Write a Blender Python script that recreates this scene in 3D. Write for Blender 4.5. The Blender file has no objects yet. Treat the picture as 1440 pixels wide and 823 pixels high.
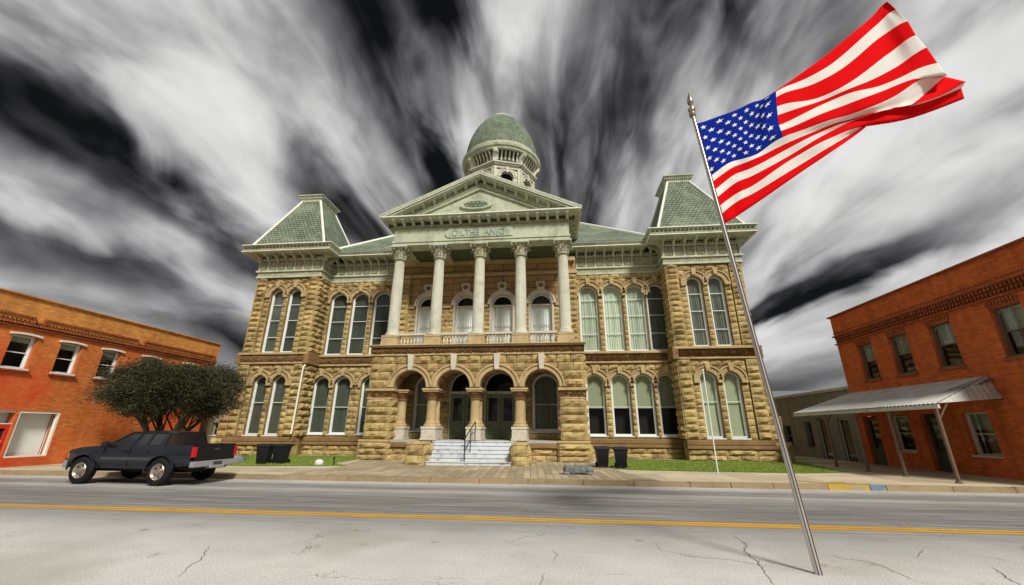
import bpy, math, random
from mathutils import Vector, Matrix
random.seed(7)
R = math.radians
PI = math.pi
sc = bpy.context.scene
COL = sc.collection

# ------------------------------------------------------------------ camera
cam_d = bpy.data.cameras.new("camera")
cam = bpy.data.objects.new("camera", cam_d)
COL.objects.link(cam)
sc.camera = cam
cam_d.sensor_width = 36
cam_d.lens = 36 * 568.5 / 1440
cam_d.clip_start = 0.1
cam_d.clip_end = 3000
_F = Vector((-math.sin(.104)*math.cos(.327), math.cos(.104)*math.cos(.327), math.sin(.327)))
_R = Vector((math.cos(.104), math.sin(.104), 0)); _U = _R.cross(_F)
_c, _s = math.cos(.005), math.sin(.005)
_R, _U = _c*_R + _s*_U, -_s*_R + _c*_U
m = Matrix((_R, _U, -_F)).transposed().to_4x4()
m.translation = (0, 0, 1.65)
cam.matrix_world = m

# ------------------------------------------------------------------ light
SUN_EL, SUN_AZ = R(44), R(150)      # azimuth clockwise from +Y
sun_d = bpy.data.lights.new("sun", 'SUN')
sun_d.energy = 1.5
sun_d.angle = R(11)
sun_d.color = (1, .95, .86)
sun = bpy.data.objects.new("sun", sun_d)
COL.objects.link(sun)
sdir = Vector((math.sin(SUN_AZ)*math.cos(SUN_EL), math.cos(SUN_AZ)*math.cos(SUN_EL), math.sin(SUN_EL)))
sun.rotation_euler = (-sdir).to_track_quat('-Z', 'Y').to_euler()
EXPO = 1.5
sc.view_settings.view_transform = 'Standard'
sc.view_settings.look = 'None'
sc.view_settings.exposure = EXPO
sc.view_settings.gamma = 1
sc.view_settings.use_curve_mapping = False
sc.cycles.max_bounces = 6
sc.cycles.transparent_max_bounces = 10
sc.cycles.use_denoising = True

# ------------------------------------------------------------------ world: overcast sky with long wind-drawn cloud bands
w = bpy.data.worlds.new("World")
sc.world = w
w.use_nodes = True
nt = w.node_tree
nt.nodes.clear()

class G:
    """tiny node helper"""
    def __init__(s, nt): s.nt = nt
    def n(s, t, **k):
        o = s.nt.nodes.new(t)
        for a, b in k.items():
            if a.startswith('i_'):
                o.inputs[a[2:].replace('_', ' ')].default_value = b
            else: setattr(o, a, b)
        return o
    def l(s, a, b): s.nt.links.new(a, b)
    def put(s, sock, v):
        if isinstance(v, bpy.types.NodeSocket): s.l(v, sock)
        else: sock.default_value = v
    def m(s, op, a, b=0.0, c=None):
        o = s.nt.nodes.new('ShaderNodeMath'); o.operation = op
        s.put(o.inputs[0], a); s.put(o.inputs[1], b)
        if c is not None: s.put(o.inputs[2], c)
        return o.outputs[0]
    def mix(s, f, a, b, bt='MIX'):
        o = s.nt.nodes.new('ShaderNodeMix'); o.data_type = 'RGBA'; o.blend_type = bt
        s.put(o.inputs[0], f)
        for k, v in ((6, a), (7, b)):
            if isinstance(v, tuple) and len(v) == 3: v = v + (1,)
            s.put(o.inputs[k], v)
        return o.outputs[2]
    def ramp(s, f, stops, interp='LINEAR'):
        o = s.nt.nodes.new('ShaderNodeValToRGB'); cr = o.color_ramp; cr.interpolation = interp
        while len(cr.elements) < len(stops): cr.elements.new(.5)
        for e, (p, c) in zip(cr.elements, stops):
            e.position = p
            e.color = (c, c, c, 1) if not isinstance(c, tuple) else (c if len(c) == 4 else c + (1,))
        s.put(o.inputs[0], f)
        return o.outputs[0]
    def noise(s, vec, scale, detail=4, rough=.5, dist=0.0):
        o = s.nt.nodes.new('ShaderNodeTexNoise')
        o.inputs['Scale'].default_value = scale; o.inputs['Detail'].default_value = detail
        o.inputs['Roughness'].default_value = rough; o.inputs['Distortion'].default_value = dist
        if vec is not None: s.l(vec, o.inputs['Vector'])
        return o.outputs[0]
    def comb(s, x, y, z=0.0):
        o = s.nt.nodes.new('ShaderNodeCombineXYZ')
        s.put(o.inputs[0], x); s.put(o.inputs[1], y); s.put(o.inputs[2], z)
        return o.outputs[0]
    def sep(s, v):
        o = s.nt.nodes.new('ShaderNodeSeparateXYZ'); s.l(v, o.inputs[0]); return o.outputs
    def mapr(s, v, a, b, c, d):
        o = s.nt.nodes.new('ShaderNodeMapRange')
        s.put(o.inputs[0], v)
        for i, q in enumerate((a, b, c, d)): o.inputs[i+1].default_value = q
        return o.outputs[0]

g = G(nt)
tc = g.n('ShaderNodeTexCoord')
X, Y, Z = g.sep(tc.outputs['Generated'])
zc_ = g.m('MAXIMUM', Z, 0.0)
phi = g.m('ARCTAN2', X, g.m('ADD', zc_, .012))
t = g.m('ADD', g.m('DIVIDE', phi, PI), .5)                      # 0..1 across the streaks
psi = g.m('ARCTAN2', Y, g.m('SQRT', g.m('ADD', g.m('MULTIPLY', X, X), g.m('MULTIPLY', Z, Z))))   # along the streaks
nv = g.comb(g.m('MULTIPLY', t, 5.0), g.m('MULTIPLY', psi, 2.2), 3.1)
warp = g.noise(nv, 1.6, 4, .5)
warp = g.m('MULTIPLY', g.m('SUBTRACT', warp, .5), .06)
fine = g.noise(g.comb(g.m('MULTIPLY', t, 19.0), g.m('MULTIPLY', psi, 2.9), 0.0), 1.5, 4, .5, .5)
fine2 = g.noise(g.comb(g.m('MULTIPLY', t, 44.0), g.m('MULTIPLY', psi, 7.5), 7.0), 1.3, 3, .45, .5)
warp2 = g.m('MULTIPLY', g.m('SUBTRACT', fine, .5), .030)
tt = g.m('ADD', t, g.m('ADD', warp, warp2))
S = .62
top = g.ramp(tt, [(0, .6), (.06, .45), (.085, .7), (.103, .12), (.116, .02), (.128, .5), (.143, .7), (.154, .2), (.163, .0), (.182, .04), (.20, .5), (.235, .88),
                  (.27, .8), (.30, .42), (.335, .26), (.355, .05), (.368, .02), (.39, .28), (.408, .03), (.424, .02), (.447, .32), (.48, .75), (.505, .5), (.55, .34), (.595, .08), (.62, .03), (.65, .28), (.72, .42), (.78, .72), (.86, .85), (1, .85)])
low = g.ramp(tt, [(0, .0), (.040, .12), (.060, .6), (.078, .06), (.099, .35), (.118, .75), (.135, .45), (.147, .02), (.160, .02), (.175, .5), (.20, .9), (.226, .5),
                  (.240, .04), (.262, .03), (.285, .3), (.33, .5), (.353, .06), (.378, .01), (.41, .6), (.518, .05), (.558, .02), (.60, .4), (.78, .92), (.826, .5), (.836, .03), (.852, .02), (.866, .75), (.925, .45), (.95, .55), (.968, .03), (1, .1)])
sel = g.mapr(psi, .62, .84, 0, 1)
cl = g.mix(sel, top, low)
clv = g.n('ShaderNodeRGBToBW'); g.l(cl, clv.inputs[0])
blot = g.noise(g.comb(g.m('MULTIPLY', t, 11.0), g.m('MULTIPLY', psi, 3.6), 4.0), 1.0, 3, .5, .5)
v = g.m('ADD', g.m('MULTIPLY', clv.outputs[0], g.mapr(blot, .30, .66, .45, 1.35)), g.mapr(fine, .40, .72, 0.0, .20))
v = g.m('MULTIPLY', v, g.m('ADD', g.m('MULTIPLY', fine, 1.1), .45))
v = g.m('MULTIPLY', v, g.m('ADD', g.m('MULTIPLY', fine2, .5), .75))
hz = g.mapr(Z, 0.0, .22, .30, 1)
v = g.m('MULTIPLY', v, hz)
v = g.m('MULTIPLY', g.m('POWER', g.m('DIVIDE', v, .62), 1.65), .56)
v = g.m('MAXIMUM', v, .004)
v = g.m('MULTIPLY', g.m('SUBTRACT', 1.0, g.m('EXPONENT', g.m('MULTIPLY', v, -1.55))), .80)
col = g.mix(g.mapr(v, 0, .5, 0, 1), (.98, .95, .99), (1.0, .99, .985))
below = g.mapr(Z, -.05, 0, 0, 1)
col = g.mix(below, (.25, .24, .22), col)
bg1 = g.n('ShaderNodeBackground')
g.l(col, bg1.inputs[0])
g.l(g.m('MULTIPLY', v, S * 2 ** -(EXPO - .75)), bg1.inputs[1])
sky = g.n('ShaderNodeTexSky', sky_type='NISHITA', sun_disc=False, sun_elevation=SUN_EL, sun_rotation=SUN_AZ)
bg2 = g.n('ShaderNodeBackground'); g.l(sky.outputs[0], bg2.inputs[0]); bg2.inputs[1].default_value = .06
mx = g.n('ShaderNodeMixShader'); mx.inputs[0].default_value = .006
g.l(bg1.outputs[0], mx.inputs[1]); g.l(bg2.outputs[0], mx.inputs[2])
ow = g.n('ShaderNodeOutputWorld'); g.l(mx.outputs[0], ow.inputs[0])

# ------------------------------------------------------------------ materials
MAT = {}
def mat(name, base, rough=.8, var=.25, vscale=3.0, bump=.0, bscale=20, metal=0.0, brick=None, island=0.0, tint=None, spec=.3, coat=0, dirt=None, streak=0, objvar=0):
    """procedural material; brick = (width, height, mortar, mortar_colour, bump)"""
    ma = bpy.data.materials.new(name); ma.use_nodes = True
    nt = ma.node_tree; nt.nodes.clear(); g = G(nt)
    tc = g.n('ShaderNodeTexCoord'); co = tc.outputs['Object']
    n1 = g.noise(co, vscale, 6, .6)
    n2 = g.noise(co, vscale*.23, 3, .5)
    tb = tint or tuple(c*.55 for c in base)
    c = g.mix(g.m('MULTIPLY', g.mapr(n1, .35, .7, 0, 1), var*1.6), base, tb)
    c = g.mix(g.m('MULTIPLY', g.mapr(n2, .4, .65, 0, 1), var), c, tuple(min(1, x*1.35) for x in base))
    if island:
        ge = g.n('ShaderNodeNewGeometry')
        hv = g.m('ADD', g.m('MULTIPLY', ge.outputs['Random Per Island'], island*2), 1-island)
        hs = g.n('ShaderNodeHueSaturation'); g.l(c, hs.inputs['Color']); g.l(hv, hs.inputs['Value'])
        g.l(g.m('ADD', g.m('MULTIPLY', g.m('FRACT', g.m('MULTIPLY', ge.outputs['Random Per Island'], 7.3)), .018), .493), hs.inputs['Hue'])
        c = hs.outputs[0]
    h = g.noise(co, bscale, 6, .65)
    hh = g.m('MULTIPLY', h, 1.0)
    if brick:
        bw, bh, mo, mc, bb = brick
        bt = g.n('ShaderNodeTexBrick')
        g.l(tc.outputs['UV'], bt.inputs['Vector'])
        bt.inputs['Scale'].default_value = 1; bt.inputs['Brick Width'].default_value = bw; bt.inputs['Row Height'].default_value = bh
        bt.inputs['Mortar Size'].default_value = mo; bt.inputs['Mortar Smooth'].default_value = .3; bt.inputs['Bias'].default_value = 0
        bt.inputs['Color1'].default_value = (.75, .75, .75, 1); bt.inputs['Color2'].default_value = (1.15, 1.15, 1.15, 1); bt.inputs['Mortar'].default_value = (1, 1, 1, 1)
        c = g.mix(1.0, c, bt.outputs['Color'], 'MULTIPLY')
        c = g.mix(bt.outputs['Fac'], c, mc)
        hh = g.m('SUBTRACT', g.m('MULTIPLY', h, .3 if bb else 1), g.m('MULTIPLY', bt.outputs['Fac'], bb))
    if dirt:
        n3 = g.noise(co, dirt[1], 5, .65, .4)
        c = g.mix(g.mapr(n3, dirt[2], dirt[2]+.12, 0, dirt[3] if len(dirt) > 3 else .8), c, dirt[0])
    if streak:       # rain-washed runs down the face
        sx, sy, sz = g.sep(co)
        n4 = g.noise(g.comb(g.m('MULTIPLY', sx, 2.6), g.m('MULTIPLY', sy, 2.6), g.m('MULTIPLY', sz, .28)), 1.0, 5, .6)
        c = g.mix(g.mapr(n4, .50, .70, 0, streak), c, tuple(q*.38 for q in base))
        n5 = g.noise(co, .45, 4, .55)
        c = g.mix(g.mapr(n5, .52, .68, 0, streak*.55), c, tuple(min(1, q*1.25+.03) for q in base))
    if objvar:
        oi = g.n('ShaderNodeObjectInfo'); hs2 = g.n('ShaderNodeHueSaturation'); g.l(c, hs2.inputs['Color'])
        g.l(g.m('ADD', g.m('MULTIPLY', oi.outputs['Random'], objvar*2), 1-objvar), hs2.inputs['Value']); c = hs2.outputs[0]
    p = g.n('ShaderNodeBsdfPrincipled')
    g.l(c, p.inputs['Base Color'])
    p.inputs['Roughness'].default_value = rough; p.inputs['Metallic'].default_value = metal
    p.inputs['Specular IOR Level'].default_value = spec
    p.inputs['Coat Weight'].default_value = coat
    if bump or brick:
        b = g.n('ShaderNodeBump'); b.inputs['Strength'].default_value = min(1, bump) if bump else .6
        b.inputs['Distance'].default_value = .03
        g.l(hh, b.inputs['Height']); g.l(b.outputs[0], p.inputs['Normal'])
    o = g.n('ShaderNodeOutputMaterial'); g.l(p.outputs[0], o.inputs[0])
    MAT[name] = ma
    return ma

mat('stone', (.445, .335, .150), .9, .45, 2.6, 1.0, 12, island=.20, tint=(.24, .155, .055), dirt=((.09, .06, .03), 1.3, .56, .6), streak=.55)
mat('stone_back', (.27, .175, .07), .9, .4, 2.2, .7, 14, brick=(.8, .42, .02, (.10, .07, .035), .6))
mat('stone_smooth', (.46, .35, .18), .85, .3, 4, .25, 40, dirt=((.17, .11, .05), 2.0, .58, .5), streak=.3)
mat('stone_brown', (.25, .155, .065), .9, .4, 3, .6, 30)
mat('stone_carved', (.25, .14, .055), .9, .5, 12, 1.0, 45, tint=(.07, .04, .02))
mat('ashlar', (.35, .225, .10), .88, .35, 2, .3, 30, brick=(1.1, .42, .022, (.07, .045, .02), .6))
mat('stone_pale', (.56, .52, .42), .85, .25, 4, .2, 40, dirt=((.30, .25, .16), 2, .6, .5))
mat('trim', (.46, .50, .37), .75, .3, 3, .2, 30, dirt=((.22, .24, .15), 1.8, .53, .65), streak=.45)
mat('trim_shade', (.06, .075, .035), .8, .35, 5, .2, 30)  # trim colour darkened to paint the shade between cornice brackets
mat('trim_white', (.78, .79, .70), .6, .15, 3)
mat('trim_carved', (.42, .42, .29), .8, .5, 14, 1.0, 38, tint=(.14, .13, .08))
mat('letter_blue', (.27, .33, .31), .7, .2, 8)
mat('column_paint', (.56, .56, .46), .65, .2, 3, .1, 30, dirt=((.33, .32, .23), 1.5, .57, .5), streak=.3)
mat('white_paint', (.74, .77, .74), .5, .12, 3)
mat('slate', (.20, .25, .18), .8, .35, 2, .5, 30, brick=(.26, .21, .030, (.045, .06, .042), 1.0), dirt=((.24, .27, .19), .8, .50, .6), streak=.35)
mat('door_green', (.15, .18, .11), .45, .2, 4)
mat('dark', (.012, .012, .012), .9, .1, 2)  # near black, paints the shade of unlit interiors
mat('porch_ceiling', (.085, .12, .065), .7, .2, 2)
mat('step_white', (.58, .61, .64), .7, .25, 3, .2, 30, dirt=((.20, .17, .12), 3.5, .56, .85))
mat('porch_floor', (.40, .38, .33), .8, .2, 3, .2, 30)
mat('black_iron', (.012, .012, .014), .45, .1, 8)
mat('curtain_white', (.88, .92, .92), .9, .05, 5, objvar=.05)
mat('shed_roof', (.16, .18, .20), .6, .3, 1.5, 0, 10)
mat('curtain', (.46, .52, .42), .9, .1, 5, objvar=.3)
mat('curtain_dim', (.24, .27, .22), .9, .2, 5, objvar=.3)
mat('curtain_warm', (.30, .33, .22), .9, .15, 2, objvar=.3)
mat('curtain_dark', (.075, .09, .07), .9, .3, 5, objvar=.3)
mat('brick_orange', (.66, .19, .035), .85, .35, 1.4, .4, 30, brick=(.22, .075, .008, (.38, .16, .06), .4), tint=(.42, .06, .015), dirt=((.56, .035, .008), .24, .47, .75), streak=.35)
mat('brick_gold', (.68, .29, .06), .85, .35, 1.6, .4, 30, brick=(.22, .075, .008, (.42, .20, .07), .4), tint=(.42, .13, .03), streak=.35)
mat('brick_red', (.62, .14, .032), .85, .35, 1.2, .4, 30, brick=(.22, .075, .008, (.42, .13, .045), .4), tint=(.44, .065, .016), dirt=((.30, .07, .025), .45, .56, .6), streak=.5)
mat('brick_band', (.46, .12, .035), .85, .4, 2, .5, 30, brick=(.11, .15, .02, (.16, .05, .02), 1.0))
mat('lintel_white', (.76, .74, .66), .8, .15, 4)
mat('red_paint', (.55, .035, .02), .5, .15, 3)
mat('grey_stucco', (.25, .26, .235), .9, .3, 1, .2, 30, streak=.5)
mat('beige_stucco', (.30, .25, .17), .9, .3, 1.4, .2, 30, streak=.5)
mat('tin_roof', (.52, .52, .48), .5, .3, 1.5, 0, 10, metal=.0, dirt=((.22, .19, .15), 1.2, .58, .5), streak=.2)
mat('wood_post', (.16, .11, .075), .8, .3, 5, .3, 30)
mat('kerb_stone', (.30, .225, .13), .9, .35, 3, .4, 30, dirt=((.15, .11, .07), 2, .56, .8))
mat('kerb_yellow', (.46, .30, .035), .8, .3, 3, .2, 30, dirt=((.32, .26, .16), 5, .47, .9))
mat('kerb_blue', (.12, .18, .26), .8, .3, 3, .2, 30, dirt=((.32, .27, .18), 6, .46, .9))
mat('pavement', (.50, .43, .30), .9, .25, 1.2, .3, 60, brick=(2.4, 1.5, .012, (.20, .16, .10), .3))
mat('paver', (.40, .33, .22), .9, .5, 2, .4, 50, brick=(2.1, .26, .016, (.19, .15, .10), .5), dirt=((.22, .20, .12), .9, .55, .5))
mat('earth', (.22, .19, .12), .95, .4, .3, .5, 20)
mat('grass_soil', (.12, .18, .025), .95, .5, 3, .6, 30, tint=(.16, .15, .05))
mat('grass', (.16, .26, .018), .8, .4, 2, tint=(.27, .32, .06), island=.3)
mat('leaf', (.036, .036, .014), .75, .4, .9, island=.45, tint=(.085, .08, .035))
mat('bark', (.075, .06, .045), .95, .4, 6, .9, 20)
mat('bin', (.014, .015, .018), .5, .2, 4)
mat('grey_rock', (.20, .22, .21), .9, .5, 6, 1.0, 18, tint=(.05, .055, .055))
mat('white_rock', (.75, .75, .74), .85, .3, 9, .6, 18, tint=(.2, .2, .2))
mat('steel', (.60, .57, .54), .32, .15, 4, metal=.65, spec=.5)
mat('brass', (.35, .28, .2), .3, .1, 4, metal=.8)
mat('flag_red', (.66, .003, .005), .95, .05, 3, .15, 120, spec=.05)
mat('flag_white', (.72, .71, .68), .95, .06, 3, .15, 120, spec=.05)
mat('flag_blue', (.004, .018, .24), .95, .05, 3, .15, 120, spec=.05)
mat('car_paint', (.005, .008, .015), .3, .1, 2, spec=.5, coat=.5)
mat('car_dark', (.008, .008, .009), .6, .1, 2)
mat('car_trim', (.055, .06, .065), .5, .1, 2)
mat('car_bumper', (.42, .43, .46), .32, .1, 3, metal=.55)
mat('car_glass', (.02, .018, .02), .06, .0, 2, spec=.8)
mat('car_red', (.55, .01, .012), .3, .1, 6)
mat('car_amber', (.75, .13, .015), .3, .1, 6)
mat('tyre', (.007, .007, .008), .8, .15, 4, .2, 40)
mat('rim', (.50, .42, .35), .3, .1, 4, metal=.8)
mat('yellow_line', (.60, .31, .012), .8, .25, 2, .2, 60, dirt=((.33, .24, .12), 3, .62, .7))
mat('crack', (.15, .125, .09), .95, .2, 5)
mat('far_tree', (.035, .045, .025), .9, .3, 1.5, island=.3)

def glass_mat():
    ma = bpy.data.materials.new('window_glass'); ma.use_nodes = True
    nt = ma.node_tree; nt.nodes.clear(); g = G(nt)
    tc = g.n('ShaderNodeTexCoord')
    b = g.n('ShaderNodeBump'); b.inputs['Strength'].default_value = .08; g.l(g.noise(tc.outputs['Object'], 2.5, 2), b.inputs['Height'])
    gl = g.n('ShaderNodeBsdfGlossy'); gl.inputs['Roughness'].default_value = .05; g.l(b.outputs[0], gl.inputs['Normal'])
    tr = g.n('ShaderNodeBsdfTransparent'); tr.inputs[0].default_value = (.93, .95, .93, 1)
    fr = g.n('ShaderNodeFresnel'); fr.inputs[0].default_value = 1.5
    mx = g.n('ShaderNodeMixShader'); g.l(g.m('MINIMUM', g.m('MULTIPLY', fr.outputs[0], .5), .10), mx.inputs[0]); g.l(tr.outputs[0], mx.inputs[1]); g.l(gl.outputs[0], mx.inputs[2])
    o = g.n('ShaderNodeOutputMaterial'); g.l(mx.outputs[0], o.inputs[0])
    MAT['glass'] = ma
glass_mat()

def road_mat():
    ma = bpy.data.materials.new('asphalt'); ma.use_nodes = True
    nt = ma.node_tree; nt.nodes.clear(); g = G(nt)
    tc = g.n('ShaderNodeTexCoord'); co = tc.outputs['Object']
    x, y, z = g.sep(co)
    ln = g.noise(g.comb(g.m('MULTIPLY', x, .10), g.m('MULTIPLY', y, 1.7)), 1.3, 5, .55)
    pos = g.m('ADD', y, g.m('MULTIPLY', g.m('SUBTRACT', ln, .5), .7))
    # wear of the lanes across the street: pale old surface, darker rolled wheel tracks
    tone = g.ramp(g.m('DIVIDE', pos, 16.0), [(0, .60), (.36, .56), (.44, .46), (.50, .33), (.545, .25), (.60, .18), (.68, .17), (.73, .26), (.765, .40), (.785, .20), (.82, .24), (.85, .46), (.88, .52)])
    n1 = g.noise(co, .9, 6, .6)
    n2 = g.noise(co, 48, 5, .8)
    n3 = g.noise(co, .35, 3, .5)
    st = g.noise(g.comb(g.m('MULTIPLY', x, .22), g.m('MULTIPLY', y, 7.0)), 1.3, 5, .6)
    far = g.mapr(y, 7.5, 9.5, .1, 1)
    k = g.m('MULTIPLY', g.m('ADD', g.m('MULTIPLY', n1, .5), .75), g.mapr(n2, .36, .64, .62, 1.3))
    c = g.mix(1.0, tone, g.mix(0, g.comb(1, .985, .95), (1, 1, 1)), 'MULTIPLY')
    sc_ = g.n('ShaderNodeVectorMath', operation='SCALE'); g.l(c, sc_.inputs[0]); g.l(k, sc_.inputs['Scale'])
    c = g.mix(g.m('MULTIPLY', g.mapr(st, .48, .68, 0, .5), far), sc_.outputs[0], (.10, .095, .085))
    c = g.mix(g.m('MULTIPLY', g.mapr(st, .52, .36, 0, .5), far), c, (.42, .41, .39))
    c = g.mix(g.mapr(n3, .52, .66, 0, .35), c, (.20, .18, .14))
    sp = g.noise(co, 1.9, 3, .5)
    c = g.mix(g.mapr(sp, .66, .74, 0, .55), c, (.13, .12, .10))
    vo = g.n('ShaderNodeTexVoronoi', feature='DISTANCE_TO_EDGE'); vo.inputs['Scale'].default_value = .28
    wv = g.n('ShaderNodeVectorMath', operation='ADD'); g.l(co, wv.inputs[0])
    ns = g.n('ShaderNodeTexNoise'); ns.inputs['Scale'].default_value = 1.3; ns.inputs['Detail'].default_value = 6; g.l(co, ns.inputs['Vector'])
    s2 = g.n('ShaderNodeVectorMath', operation='SCALE'); g.l(ns.outputs['Color'], s2.inputs[0]); s2.inputs['Scale'].default_value = 1.6
    g.l(s2.outputs[0], wv.inputs[1]); g.l(wv.outputs[0], vo.inputs['Vector'])
    ck = g.m('MULTIPLY', g.m('LESS_THAN', vo.outputs[0], .0022), g.mapr(g.noise(co, .5, 2), .52, .6, 0, .7))
    c = g.mix(ck, c, (.10, .085, .06))
    p = g.n('ShaderNodeBsdfPrincipled'); g.l(c, p.inputs['Base Color']); p.inputs['Roughness'].default_value = .85; p.inputs['Specular IOR Level'].default_value = .25
    b = g.n('ShaderNodeBump'); b.inputs['Strength'].default_value = .5; b.inputs['Distance'].default_value = .006; g.l(n2, b.inputs['Height']); g.l(b.outputs[0], p.inputs['Normal'])
    o = g.n('ShaderNodeOutputMaterial'); g.l(p.outputs[0], o.inputs[0])
    MAT['asphalt'] = ma
road_mat()

# ------------------------------------------------------------------ mesh helpers
def tag(o, label=None, cat=None, group=None, kind=None):
    if label: o['label'] = label
    if cat: o['category'] = cat
    if group: o['group'] = group
    if kind: o['kind'] = kind
    return o

def empty(name, loc=(0, 0, 0), rz=0):
    o = bpy.data.objects.new(name, None); o.empty_display_size = .3
    o.location = loc; o.rotation_euler = (0, 0, rz); COL.objects.link(o); o['_w'] = tuple(loc)
    return o

def wloc(o):
    l = Vector((0, 0, 0))
    while o is not None:
        l += Vector(o.location); o = o.parent
    return l

class MB:
    def __init__(s): s.v = []; s.f = []; s.mi = []; s.uv = {}
    def face(s, pts, mi=0, uv=None):
        b = len(s.v); s.v += [tuple(p) for p in pts]; s.f.append(tuple(range(b, b+len(pts)))); s.mi.append(mi)
        if uv: s.uv[len(s.f)-1] = uv
    def mesh(s, vs, fs, mi=0, uvs=None):
        b = len(s.v); s.v += [tuple(p) for p in vs]
        for i, f in enumerate(fs):
            s.f.append(tuple(b+k for k in f)); s.mi.append(mi)
            if uvs: s.uv[len(s.f)-1] = uvs[i]
    def box(s, x0, x1, y0, y1, z0, z1, mi=0):
        if x0 > x1: x0, x1 = x1, x0
        v = [(x0,y0,z0),(x1,y0,z0),(x1,y1,z0),(x0,y1,z0),(x0,y0,z1),(x1,y0,z1),(x1,y1,z1),(x0,y1,z1)]
        s.mesh(v, [(0,3,2,1),(4,5,6,7),(0,1,5,4),(1,2,6,5),(2,3,7,6),(3,0,4,7)], mi)
    def frus(s, r0, z0, r1, z1, mi=0):
        """frustum between two axis-aligned rectangles r=(x0,x1,y0,y1)"""
        a, b, c, d = r0; e, f, h, k = r1
        v = [(a,c,z0),(b,c,z0),(b,d,z0),(a,d,z0),(e,h,z1),(f,h,z1),(f,k,z1),(e,k,z1)]
        s.mesh(v, [(0,3,2,1),(4,5,6,7),(0,1,5,4),(1,2,6,5),(2,3,7,6),(3,0,4,7)], mi)
    def prism(s, poly, fn, a, b, mi=0):
        """poly list of (u,v); fn(u,v,d)->xyz; extruded from d=a to d=b"""
        n = len(poly)
        v = [fn(u, w, a) for u, w in poly] + [fn(u, w, b) for u, w in poly]
        f = [tuple(range(n-1, -1, -1)), tuple(range(n, 2*n))]
        f += [(i, (i+1) % n, n+(i+1) % n, n+i) for i in range(n)]
        s.mesh(v, f, mi)
    def lathe(s, prof, c=(0, 0, 0), n=20, mi=0, mod=None, cap=True, scale_uv=None, a0=0):
        vs = []; fs = []; uvs = []
        for r, z in prof:
            for i in range(n):
                a = 2*PI*i/n + a0; rr = r*(mod(a, z) if mod else 1)
                vs.append((c[0]+rr*math.cos(a), c[1]+rr*math.sin(a), c[2]+z))
        acc = 0
        for j in range(len(prof)-1):
            dl = math.hypot(prof[j+1][0]-prof[j][0], prof[j+1][1]-prof[j][1])
            for i in range(n):
                k = (i+1) % n
                fs.append((j*n+i, j*n+k, (j+1)*n+k, (j+1)*n+i))
                if scale_uv:
                    u0, u1 = i/n*scale_uv, (i+1)/n*scale_uv
                    uvs.append([(u0, acc), (u1, acc), (u1, acc+dl), (u0, acc+dl)])
            acc += dl
        s.mesh(vs, fs, mi, uvs if scale_uv else None)
        if cap:
            L = (len(prof)-1)*n; b = len(s.v)-len(vs)
            s.f.append(tuple(b+i for i in range(n-1, -1, -1))); s.mi.append(mi)
            s.f.append(tuple(b+L+i for i in range(n))); s.mi.append(mi)
    def tube(s, pts, r, n=8, mi=0, cap=True):
        pts = [Vector(p) for p in pts]; vs = []; fs = []
        rs = r if isinstance(r, (list, tuple)) else [r]*len(pts)
        for i, p in enumerate(pts):
            d = (pts[min(i+1, len(pts)-1)] - pts[max(i-1, 0)]).normalized()
            a = d.orthogonal().normalized() if i == 0 else (pa - d*pa.dot(d)).normalized()
            pa = a; b = d.cross(a)
            for k in range(n):
                t = 2*PI*k/n
                vs.append(p + (a*math.cos(t)+b*math.sin(t))*rs[i])
        for i in range(len(pts)-1):
            for k in range(n):
                q = (k+1) % n
                fs.append((i*n+k, i*n+q, (i+1)*n+q, (i+1)*n+k))
        if cap:
            fs.append(tuple(range(n-1, -1, -1))); L = (len(pts)-1)*n; fs.append(tuple(L+k for k in range(n)))
        s.mesh(vs, fs, mi)
    def build(s, name, mats, parent=None, smooth=False, loc=None, bevel=0, merge=False, sharp=35):
        """vertices are given in world coordinates; stored relative to the parent's place (or loc)"""
        if not isinstance(mats, (list, tuple)): mats = [mats]
        off = wloc(parent) if parent else Vector(loc or (0, 0, 0))
        me = bpy.data.meshes.new(name)
        me.from_pydata([(x-off.x, y-off.y, z-off.z) for x, y, z in s.v], [], s.f)
        for q in mats: me.materials.append(MAT[q])
        me.polygons.foreach_set('material_index', s.mi)
        uvl = me.uv_layers.new(name='UVMap'); 
        for p in me.polygons:
            if p.index in s.uv:
                for li, q in zip(p.loop_indices, s.uv[p.index]): uvl.data[li].uv = q
                continue
            n = p.normal
            t = Vector((-n.y, n.x, 0))
            if t.length < .05: t = Vector((1, 0, 0))
            t.normalize(); b = n.cross(t)
            for li in p.loop_indices:
                co = me.vertices[me.loops[li].vertex_index].co
                uvl.data[li].uv = (co.dot(t), co.dot(b))
        me.update()
        if merge or smooth or bevel:
            import bmesh
            bm = bmesh.new(); bm.from_mesh(me)
            bmesh.ops.remove_doubles(bm, verts=bm.verts, dist=1e-4)
            if merge != 'keep': bmesh.ops.recalc_face_normals(bm, faces=bm.faces)
            bm.to_mesh(me); bm.free()
        o = bpy.data.objects.new(name, me); COL.objects.link(o)
        if smooth:
            me.polygons.foreach_set('use_smooth', [True]*len(me.polygons))
            try: me.set_sharp_from_angle(angle=R(sharp))
            except Exception: pass
        if bevel:
            md = o.modifiers.new('bevel', 'BEVEL'); md.width = bevel; md.segments = 2; md.limit_method = 'ANGLE'; md.angle_limit = R(40)
        if parent: o.parent = parent
        elif loc: o.location = loc
        return o

def copy_part(o, parent, delta):
    c = o.copy(); COL.objects.link(c); c.parent = parent
    c.location = Vector(o.location) + Vector(delta)
    for ch in list(o.children):
        d = ch.copy(); COL.objects.link(d); d.parent = c
        for e in list(ch.children):
            q = e.copy(); COL.objects.link(q); q.parent = d
    return c

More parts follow.
